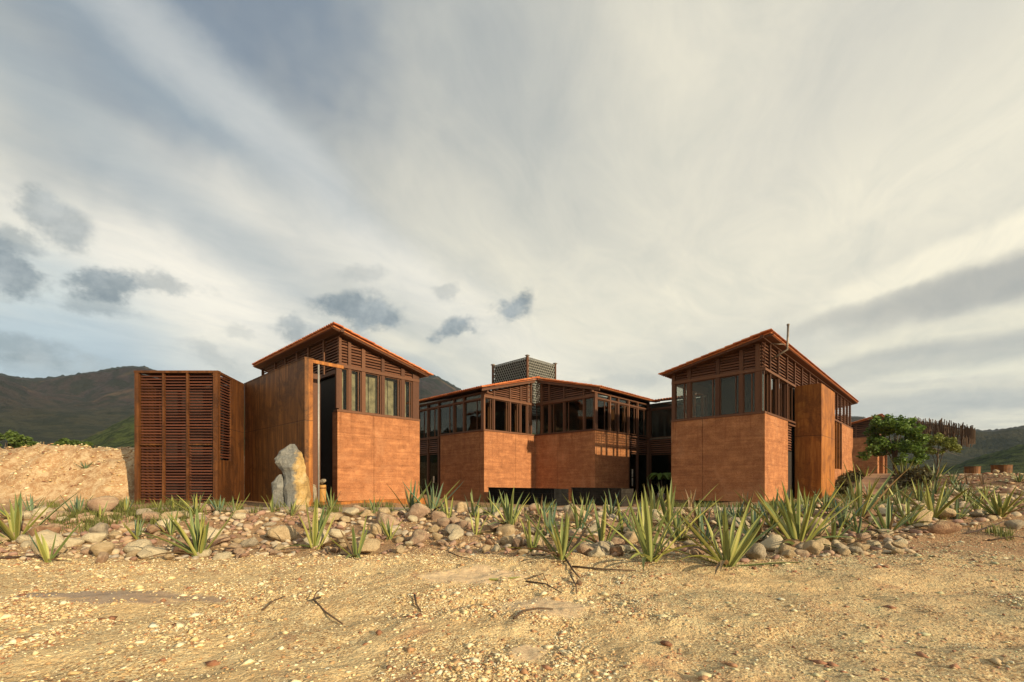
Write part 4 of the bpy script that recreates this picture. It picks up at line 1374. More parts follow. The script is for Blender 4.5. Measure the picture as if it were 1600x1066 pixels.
# ------------------------------------------------------------------ path, timber ramp
pth = thing('garden_path', 'long low concrete path along the back of the rock bed', 'path', (0, 0, 0))
pth['kind'] = 'structure'
del pth['category']; del pth['label']
r_ = random.Random(4)
x = -12.2
while x < 9.5:
    w = r_.uniform(1.6, 2.4)
    box('path_slab', pth, x, x + w - .02, 14.15 + r_.uniform(-.03, .03), 15.35, .30, .545 + r_.uniform(0, .008), 'path')
    x += w
RP = thing('boarded_ramp', 'plank ramp climbing between hedges toward the leafy tree', 'ramp', (0, 0, 0))
a0 = Vector((19.6, 24.6, .66)); a1 = Vector((27.6, 33.2, 1.95))
dv = (a1 - a0); L_ = dv.length; dn = dv.normalized()
sd_ = Vector((dn.y, -dn.x, 0)).normalized()
qz = math.atan2(dn.y, dn.x); qy = -math.asin(dn.z)
M['plank'] = mat_wood('ramp_plank', (0.30, 0.17, 0.095), (0.46, 0.29, 0.17))
n = 46
for k in range(n):
    c = a0 + dn * (L_ * (k + .5) / n)
    o = obj('plank', box_mesh(L_ / n - .015, 1.35, .05, 'plank'), RP, c, (0, qy, qz))
for sg in (-1, 1):
    c = a0 + dn * (L_ / 2) + sd_ * (sg * .64) - Vector((0, 0, .12))
    obj('stringer', box_mesh(L_, .06, .16, 'plank'), RP, c, (0, qy, qz))

# ------------------------------------------------------------------ stones
def rock_mesh(seed, sub=3, cuts=5, rough=.16, flat=(1, .8, .62)):
    rg = random.Random(seed)
    bm = bmesh.new()
    bmesh.ops.create_icosphere(bm, subdivisions=sub, radius=1.0)
    pl = []
    for _ in range(cuts):
        d = Vector((rg.gauss(0, 1), rg.gauss(0, 1), rg.gauss(0, 1))).normalized()
        pl.append((d, rg.uniform(.58, .88)))
    from mathutils import noise as mn
    off = Vector((rg.uniform(0, 90), rg.uniform(0, 90), rg.uniform(0, 90)))
    for v in bm.verts:
        p = v.co.copy()
        for d, k in pl:
            e = p.dot(d) - k
            if e > 0: p -= d * e * .9
        p *= 1 + rough * mn.noise(p * 1.3 + off) * 1.3 + rough * .35 * mn.noise(p * 4.0 + off)
        v.co = Vector((p.x * flat[0], p.y * flat[1], p.z * flat[2]))
    me = bpy.data.meshes.new('stone')
    bm.to_mesh(me); bm.free()
    for p in me.polygons: p.use_smooth = True
    return me


ROCKS = [rock_mesh(s, 3, 8 if s % 3 else 13, .16 if s % 3 else .24, ((1, .82, .62), (1, .7, .55), (.9, .9, .75))[s % 3]) for s in range(12)]
for me in ROCKS: me.materials.append(M['rock_tan'])
COL = [('rock_tan', 'tan'), ('rock_pink', 'pinkish'), ('rock_pale', 'pale cream'), ('rock_brown', 'reddish brown'), ('rock_grey', 'grey')]


def stone(x, y, r, rg, ci=None, flat=None, name='river_stone', lab=None, cat='stone', group='river stones of the planted bed', lift=None, z=None, proto=None):
    me = ROCKS[proto if proto is not None else rg.randrange(len(ROCKS))]
    o = bpy.data.objects.new(name, me)
    k = rg.choices(range(5), (32, 22, 22, 13, 11))[0] if ci is None else ci
    o.material_slots[0].link = 'OBJECT'
    link(o)
    o.material_slots[0].link = 'OBJECT'
    o.material_slots[0].material = M[COL[k][0]]
    sx = r * rg.uniform(.85, 1.2); sy = r * rg.uniform(.8, 1.1); sz = r * (flat or rg.uniform(.75, 1.15))
    zz = (gz(x, y) if z is None else z) + sz * (rg.uniform(.2, .65) if lift is None else lift)
    o.location = (x, y, zz)
    o.rotation_euler = (rg.uniform(-.35, .35), rg.uniform(-.35, .35), rg.uniform(0, 6.28))
    o.scale = (sx, sy, sz)
    return tag(o, lab, cat, group), COL[k][1]


def near_edge(x):
    """front limit of the rock bed"""
    return np.interp(x, [-16, -10, -7, -4, -1.5, 0, 1.5, 4.5, 7.5, 9, 11, 16, 24], [8.6, 8.3, 8.0, 8.6, 9.0, 8.9, 8.2, 7.8, 8.3, 9.9, 11.2, 13.0, 15])


def far_edge(x):
    return np.interp(x, [-16, -9, -4, 0, 8, 10, 13, 18, 26], [14.0, 13.8, 13.8, 14.0, 14.0, 15.5, 18, 22, 26])


rr_ = random.Random(77)
placed = []
cand = []
for t_ in range(110000):
    big = len(placed) < 240
    x = rr_.uniform(-15, 24); y = rr_.uniform(7.6, 24)
    if abs(x) > y * 1.24: continue
    ne, fe = near_edge(x), far_edge(x)
    if y < ne + .12 * math.sin(x * 3) or y > fe: continue
    if -12 < x < -3.4 and y > 12.6 and rr_.random() < .75: continue
    if len(placed) < 70: r = rr_.uniform(.25, .36)
    elif len(placed) < 330: r = rr_.uniform(.125, .29) * (.8 + .25 * rr_.random())
    elif len(placed) < 1100: r = rr_.uniform(.07, .155)
    else: r = rr_.uniform(.045, .10)
    if x > 13 and r > .2: r *= .8
    ok = True
    for (a, b_, c) in placed:
        if abs(a - x) < .6 and (a - x) ** 2 + (b_ - y) ** 2 < ((r + c) * .70) ** 2: ok = False; break
    if ok: placed.append((x, y, r))
    if len(placed) > 3000: break
placed.sort(key=lambda p: -(p[2] / p[1]))
indiv, rest = placed[:285], placed[285:]


def zone(x, y):
    t = x / y
    for lim, nm in ((-.93, 'before the clay bank'), (-.62, 'before the louvred box'), (-.42, 'before the standing rock'), (-.2, 'before the left house'), (0.0, 'before the gap left of centre'),
                    (.24, 'before the black planters'), (.42, 'before the shaded doorway'), (.6, 'before the corner house'), (.78, 'before the projecting steel block'), (9, 'on the slope at right')):
        if t < lim: return nm


rs_ = random.Random(5)
lab_seen = {}
for (x, y, r) in indiv:
    ci = rs_.choices(range(5), (32, 22, 22, 13, 11))[0]
    o, cn = stone(x, y, r, rs_, ci)
    depth_f = (y - near_edge(x)) / max(.5, far_edge(x) - near_edge(x))
    rowname = 'in the front row' if depth_f < .15 else ('second row back' if depth_f < .32 else ('mid bed' if depth_f < .55 else ('toward the back' if depth_f < .8 else 'at the very back')))
    size = 'huge' if r > .30 else 'large' if r > .23 else ('medium' if r > .18 else 'small')
    shape = 'flat ' if o.scale[2] < .8 * o.scale[0] else ('upright ' if o.scale[2] > 1.05 * o.scale[0] else '')
    o['label'] = '%s %s%s stone %s %s' % (size, shape, cn, rowname, zone(x, y))
by_label = {}
for o in sc.objects:
    if o.name.startswith('river_stone'): by_label.setdefault(o['label'], []).append(o)
NUM = {2: 'two', 3: 'three', 4: 'four', 5: 'five', 6: 'six', 7: 'seven'}
ORD = ['leftmost', 'second', 'third', 'fourth', 'fifth', 'sixth', 'seventh']
for lab, os_ in by_label.items():
    if 1 < len(os_) <= 7:
        os_.sort(key=lambda o: o.location.x / o.location.y)
        for i, o in enumerate(os_):
            w_ = 'leftmost' if i == 0 else ('rightmost' if i == len(os_) - 1 else ORD[i])
            o['label'] = lab + ', %s of %s' % (w_, NUM[len(os_)])
# remaining small stones as one mass
LOW = [rock_mesh(100 + s, 2, 4, .16) for s in range(6)]
lowv = [(np.array([v.co[:] for v in m.vertices]), np.array([p.vertices[:] for p in m.polygons])) for m in LOW]


def scatter_mass(name, pts, mat, rg, protos, smooth=True, sink=.3):
    fv, ff, c = [], [], 0
    for (x, y, r) in pts:
        v, f = protos[rg.randrange(len(protos))]
        q = np.array(Euler((rg.uniform(-.5, .5), rg.uniform(-.5, .5), rg.uniform(0, 6.28))).to_matrix())
        s = np.array([r * rg.uniform(.8, 1.25), r * rg.uniform(.7, 1.1), r * rg.uniform(.6, 1.0)])
        w = (v * s) @ q.T + np.array([x, y, gz(x, y) + r * sink])
        fv.append(w); ff.append(f + c); c += len(v)
    o = obj(name, mesh_np(name, np.concatenate(fv), np.concatenate(ff), mat, smooth))
    o['kind'] = 'stuff'
    return o


def mat_rockmass():
    m, t, b = new_mat('small_river_stones')
    g_ = t.n.new('ShaderNodeNewGeometry')
    r = g_.outputs['Random Per Island']
    col = t.ramp(r, [(0.0, (0.26, 0.15, 0.10)), (.2, (0.36, 0.22, 0.17)), (.45, (0.46, 0.33, 0.2)), (.7, (0.56, 0.45, 0.3)), (1, (0.36, 0.32, 0.26))])
    n_ = t.noise(g_.outputs['Position'], 14, 5, .65)
    col = t.mix(t.maprange(n_, .45, .7, 0, .5), col, (0.2, .13, .08))
    fin(t, b, col, .85, t.bump(n_, .5, .02), spec=.25)
    return m


M['rockmass'] = mat_rockmass()
o = scatter_mass('small_stones', rest, M['rockmass'], rs_, lowv)
tag(o, 'small river stones filling the planted bed')

# ------------------------------------------------------------------ gravel on the open ground
def gravel_cloud(name, n, seed, yr, rr0, rr1, mask=None, lab=''):
    g_ = np.random.RandomState(seed)
    u = g_.rand(n * 3)
    y = yr[0] * (yr[1] / yr[0]) ** u          # denser toward the camera
    x = (g_.rand(n * 3) * 2 - 1) * (y * 1.22 + .3)
    ok = np.ones(len(x), bool)
    if mask is not None: ok &= g_.rand(len(x)) < mask(x, y)
    x, y = x[ok][:n], y[ok][:n]
    n = len(x)
    r = rr0 * (rr1 / rr0) ** (g_.rand(n) ** 2.6)
    z = ground_h(x, y)
    base = np.array([(1, 0, 0), (0.1, 1, 0), (-1, .1, 0), (0, -1, .1), (.1, 0, .8), (0, .1, -.8)])
    fac = np.array([(0, 1, 4), (1, 2, 4), (2, 3, 4), (3, 0, 4), (1, 0, 5), (2, 1, 5), (3, 2, 5), (0, 3, 5)])
    V = base[None] + g_.uniform(-.38, .38, (n, 6, 3))
    th = g_.uniform(0, 6.28, n); c, s = np.cos(th), np.sin(th)
    S = np.stack([r * g_.uniform(.8, 1.5, n), r * g_.uniform(.6, 1.1, n), r * g_.uniform(.35, .8, n)], -1)
    V = V * S[:, None]
    Xr = V[..., 0] * c[:, None] - V[..., 1] * s[:, None]
    Yr = V[..., 0] * s[:, None] + V[..., 1] * c[:, None]
    V = np.stack([Xr + x[:, None], Yr + y[:, None], V[..., 2] + (z + r * .12)[:, None]], -1)
    Fc = fac[None] + (np.arange(n) * 6)[:, None, None]
    o = obj(name, mesh_np(name, V.reshape(-1, 3), Fc.reshape(-1, 3), M['gravel']))
    return tag(o, lab, kind='stuff')


def gmask(x, y):
    m = sst(-.10, .25, fbm(x * .6 + 3, y * .6, 5, .65)) * .92 + .08
    for (cx, cy, rx, ry) in ((-.55, 6.7, .9, .6), (.15, 3.9, .2, .25), (.35, 5.3, .55, .5), (-5.1, 5.7, 1.6, .28)):
        m = m * (1 - .97 * np.exp(-(((x - cx) / rx) ** 2 + ((y - cy) / ry) ** 2) ** 2))
    m = m + 1.2 * np.exp(-((y - np.interp(x, [-10, 0, 10], [7.6, 8.0, 7.6])) / .5) ** 2)
    return np.clip(m, 0, 1)


gravel_cloud('gravel', 100000, 5, (2.6, 12.5), .0055, .024, gmask, 'fine pale gravel over the open ground')
gravel_cloud('coarse_gravel', 4200, 6, (2.7, 12), .017, .06, gmask, 'coarse broken stones scattered over the dirt')


def rmask(x, y):
    return sst(13, 16, x) * sst(12.5, 14, y) * (1 - sst(29, 31, y)) * (ground_h(x, y) > .4)


gravel_cloud('slope_stones', 5000, 7, (12.5, 30), .04, .16, rmask, 'broken stones on the slope at right')
gravel_cloud('bank_rubble', 4500, 8, (17.5, 25), .03, .11, lambda x, y: (x < -16.6) * sst(.1, 2.0, ground_h(x, y) + .3 * fbm(x * .7, y * .7, 3)), 'rubble over the cut clay bank')

# a few marked stones that stand out in the photograph
sp = random.Random(15)
for (px, py, rpx, ci, pr, lab) in (
        (62, 846, 26, 3, 1, 'big brown stone lying beside the leftmost agave'), (276 + 160, 846, 26, 0, 4, 'long pale tan stone left of the tall narrow agave'),
        (1212, 862, 24, 2, 3, 'big angular white and grey boulder at the front edge'), (1234, 866, 14, 0, 5, 'small tan stone against the angular white boulder'),
        (790, 838, 17, 0, 8, 'rounded cream stone in front of the middle agaves'), (965, 870, 15, 3, 3, 'split brown stone beside the cream block'),
        (1446, 820, 18, 0, 2, 'smooth tan boulder under the spiky agave at right'), (1478, 836, 20, 3, 4, 'low reddish slab stone in front of the smooth tan boulder'),
        (1590, 828, 12, 4, 2, 'lone grey stone near the right edge of the photo'), (155, 880, 17, 1, 1, 'flat pink stone on the dirt before the louvred box'),
        (932, 872, 15, 2, 6, 'cream block stone left of the split brown stone'), (585, 838, 16, 0, 2, 'round tan stone right of the sparse agave'),
        (651, 812, 24, 1, 7, 'large pinkish boulder under the paired agaves'), (905, 915, 6, 3, 3, 'small red stone on the dirt by the twigs')):
    # solve the ground point for this sight line
    tx = (px - 800) / 690; sl_ = (py - 750) / 690
    Yd = 3.0
    while Yd < 40 and 1.5 - sl_ * Yd > gz(tx * Yd, Yd): Yd += .04
    r = rpx * Yd / 690 * .95
    stone(tx * Yd, Yd + r * .3, r, sp, ci, 1.15, 'boulder', lab, 'boulder', 'marked boulders of the bed', .35, proto=pr)

# standing rock ---------------------------------------------------------------
SR = thing('standing_rock', 'tall grey and ochre standing rock leaning before the rusty wall', 'rock', (-7.85, 15.75, .5))


def slab_rock(name, prof, seed, depth, x_off=0, y_off=0, mat='monolith'):
    """craggy block lofted from cross sections: (z, x_left, x_right, y_front, y_back)"""
    rg = random.Random(seed)
    from mathutils import noise as mn
    vs, fs = [], []
    seg = 13
    lv_ = []
    for i in range(len(prof) - 1):
        for k in range(3):
            t_ = k / 3
            lv_.append([a * (1 - t_) + b_ * t_ for a, b_ in zip(prof[i], prof[i + 1])])
    lv_.append(list(prof[-1]))
    for (z, xl, xr, yf, yb) in lv_:
        cx, cy, rx, ry = (xl + xr) / 2, (yf + yb) / 2, (xr - xl) / 2, (yb - yf) / 2
        for k in range(seg):
            a = 2 * math.pi * k / seg
            ca, sa = math.cos(a), math.sin(a)
            pw = .8
            x = cx + rx * math.copysign(abs(ca) ** pw, ca); y = cy + ry * math.copysign(abs(sa) ** pw, sa)
            # ridge on the front: a fold facing the camera, left facet looks away from the sun
            p = Vector((x, y, z))
            nn = mn.noise(p * 1.7 + Vector((seed, 0, 0))) * .10 + (abs(mn.noise(p * 3.2 + Vector((0, seed, 0)))) - .2) * .14 + mn.noise(p * 9) * .02
            vs.append((x + ca * nn, y + sa * nn, z + mn.noise(p * 2) * .04))
    n_ = len(lv_)
    for i in range(n_ - 1):
        for k in range(seg):
            fs.append((i * seg + k, i * seg + (k + 1) % seg, (i + 1) * seg + (k + 1) % seg, (i + 1) * seg + k))
    fs.append(tuple((n_ - 1) * seg + k for k in range(seg)))
    return obj(name, mesh_py(name, vs, fs, M[mat], False), SR, (x_off, y_off, 0))


slab_rock('rock_body', [(-.3, -.24, .58, -.3, .5), (.4, -.26, .56, -.3, .5), (.95, -.32, .48, -.27, .45), (1.3, -.40, .42, -.25, .4), (1.75, -.58, .36, -.22, .35), (2.0, -.54, .30, -.15, .3), (2.2, -.22, .14, -.06, .22), (2.27, -.08, .08, 0, .15)], 3, .8)
slab_rock('rock_shoulder', [(-.3, -.66, -.16, -.28, .4), (.4, -.67, -.18, -.28, .35), (.9, -.64, -.24, -.22, .3), (1.17, -.44, -.30, -.12, .2)], 8, .6)

# stump with a stone seen in the doorway of the left house
sx_, sy_ = -7.62, 17.75
t = thing('ochre_drum', 'yellow ochre drum standing in the doorway behind the pole', 'drum', (sx_, sy_, .6))
tube('drum_body', t, [(0, 0, 0), (0, 0, .05), (0, 0, .66), (0, 0, .7)], [.12, .14, .14, .13], 'drum' if 'drum' in M else M.setdefault('drum', mat_plain('ochre_wood', (.45, .24, .06), .7)) and 'drum', 14)
tube('drum_band', t, [(0, 0, .55), (0, 0, .60)], [.147, .147], 'corten_dark', 14)
stone(sx_, sy_, .17, sp, 4, 1.2, 'round_stone', 'round grey stone sitting on the ochre drum in the doorway', 'stone', None, .6, z=1.3)
stone(sx_ - .42, sy_ + .05, .15, sp, 4, .5, 'flat_stone', 'flat grey stone on the pale block in the doorway', 'stone', None, .6, z=1.25)
t = thing('pale_block', 'pale stone block left of the ochre drum in the doorway', 'block', (sx_ - .42, sy_ + .05, .6))
slab = obj('block_body', rock_mesh(44, 3, 8, .08, (1, 1, 1)), t, (0, 0, .33), (0, 0, .4), (.19, .17, .36))
slab.data.materials.append(M['rock_grey'])
o_, _ = stone(44.5, 40.6, .26, sp, 0, 1.3, 'small_stone', None, None, None, .6, z=2.06)
bpy.data.objects.remove(st_); o_['label'] = 'small tan stone beside the larger rusty tub'; o_['category'] = 'stone'
# ---- VEG

# ------------------------------------------------------------------ agaves
def agave_leaf(seed, bend, tw=0.0):
    rg = random.Random(seed)
    n = 9
    vs, fs = [], []
    wob = rg.uniform(-.02, .02)
    for i in range(n):
        t = i / n
        w = 0.040 * (0.62 + 0.38 * math.sin(min(1, t / .38) * math.pi / 2)) * (1 - max(0, (t - .38) / .62) ** 1.7)
        y = bend * t ** 2 + .012 * math.sin(t * 5 + seed)
        x = wob * math.sin(t * 3.1)
        z = t * math.sqrt(max(.2, 1 - (bend * t) ** 2 * .6))
        a = tw * t
        for (ox, oy) in ((-w, 0), (0, .32 * w), (w, 0), (0, .32 * w + .014 * (1 - t) + .004)):
            vs.append((x + ox * math.cos(a) - oy * math.sin(a), y + ox * math.sin(a) + oy * math.cos(a), z))
    vs.append((wob * math.sin(3.1), bend, math.sqrt(max(.2, 1 - bend * bend * .6))))
    for i in range(n - 1):
        for k in range(4):
            k2 = (k + 1) % 4
            fs.append((i * 4 + k, (i + 1) * 4 + k, (i + 1) * 4 + k2, i * 4 + k2))
    b = (n - 1) * 4
    for k in range(4): fs.append((b + k, 4 * n, b + (k + 1) % 4))
    me = mesh_py('leaf', vs, fs, M['leaf_yel'], False)
    return me


LEAVES = [agave_leaf(i, bnd, tw) for i, (bnd, tw) in enumerate(((0.02, .1), (.06, -.15), (.12, .2), (-.03, 0), (.2, -.2), (.09, .3)))]
DROOP = [agave_leaf(20, .42, .5), agave_leaf(21, .30, -.4)]
M['leaf_brown'] = mat_leaf('agave_brown', (0.10, 0.05, 0.028), (0.20, 0.115, 0.06))
ra = random.Random(31)


def agave(x, y, h, sp, n, c, lab, low=1.0, z=None):
    t = thing('agave_plant', lab, 'agave', (x, y, (gz(x, y) if z is None else z) - .03), ra.uniform(0, 6.28), 'spiky agaves planted in the stones')
    for i in range(n):
        f = (i + .5) / n
        az = i * 2.39996 + ra.uniform(-.35, .35)
        tilt = sp * (0.06 + 0.80 * f ** .85) + ra.uniform(-.13, .13)
        ln = h * (1.04 - .10 * f + ra.uniform(-.26, .08)) / max(.62, math.cos(min(tilt, .8)))
        if n > 10 and f < .3: ln *= .96
        me = LEAVES[ra.randrange(len(LEAVES))]
        o = bpy.data.objects.new('leaf', me)
        link(o, t)
        o.material_slots[0].link = 'OBJECT'
        mc = c
        q = ra.random()
        if c == 'yel' and q < .45: mc = 'grn'
        if c == 'grn' and q > .75: mc = 'blu'
        if c == 'grn' and q < .22: mc = 'yel'
        if c == 'blu' and q < .3: mc = 'grn'
        if c == 'grn' and q > .93: mc = 'dry'
        o.material_slots[0].material = M['leaf_' + mc]
        wd = min(1.1, h) * ra.uniform(.78, 1.16) + .08
        o.scale = (wd, wd, ln)
        mt_ = Matrix.Rotation(az, 4, 'Z') @ Matrix.Rotation(-tilt, 4, 'X') @ Matrix.Rotation(ra.uniform(-.25, .25), 4, 'Z')
        o.rotation_euler = mt_.to_euler()
        o.location = Matrix.Rotation(az, 3, 'Z') @ Vector((0, .012 + .045 * f * h, ra.uniform(0, .02)))
    lean = (ra.uniform(-.10, .10), ra.uniform(-.10, .10)); t.rotation_euler[0] = lean[0]; t.rotation_euler[1] = lean[1]
    nd = int(low * (2 + n * .25))
    for i in range(nd):
        az = ra.uniform(0, 6.28)
        o = bpy.data.objects.new('leaf', DROOP[i % 2])
        link(o, t)
        o.material_slots[0].link = 'OBJECT'
        o.material_slots[0].material = M['leaf_' + ra.choice(['grn', 'dry', 'brown', 'dry', c if c != 'blu' else 'grn'])]
        ln = h * ra.uniform(.6, 1.0)
        o.scale = (h * .9, h * .9, ln)
        tilt = ra.uniform(1.02, 1.30)
        o.rotation_euler = (Matrix.Rotation(az, 4, 'Z') @ Matrix.Rotation(-tilt, 4, 'X')).to_euler()
        o.location = Matrix.Rotation(az, 3, 'Z') @ Vector((0, .03, .07))
    return t


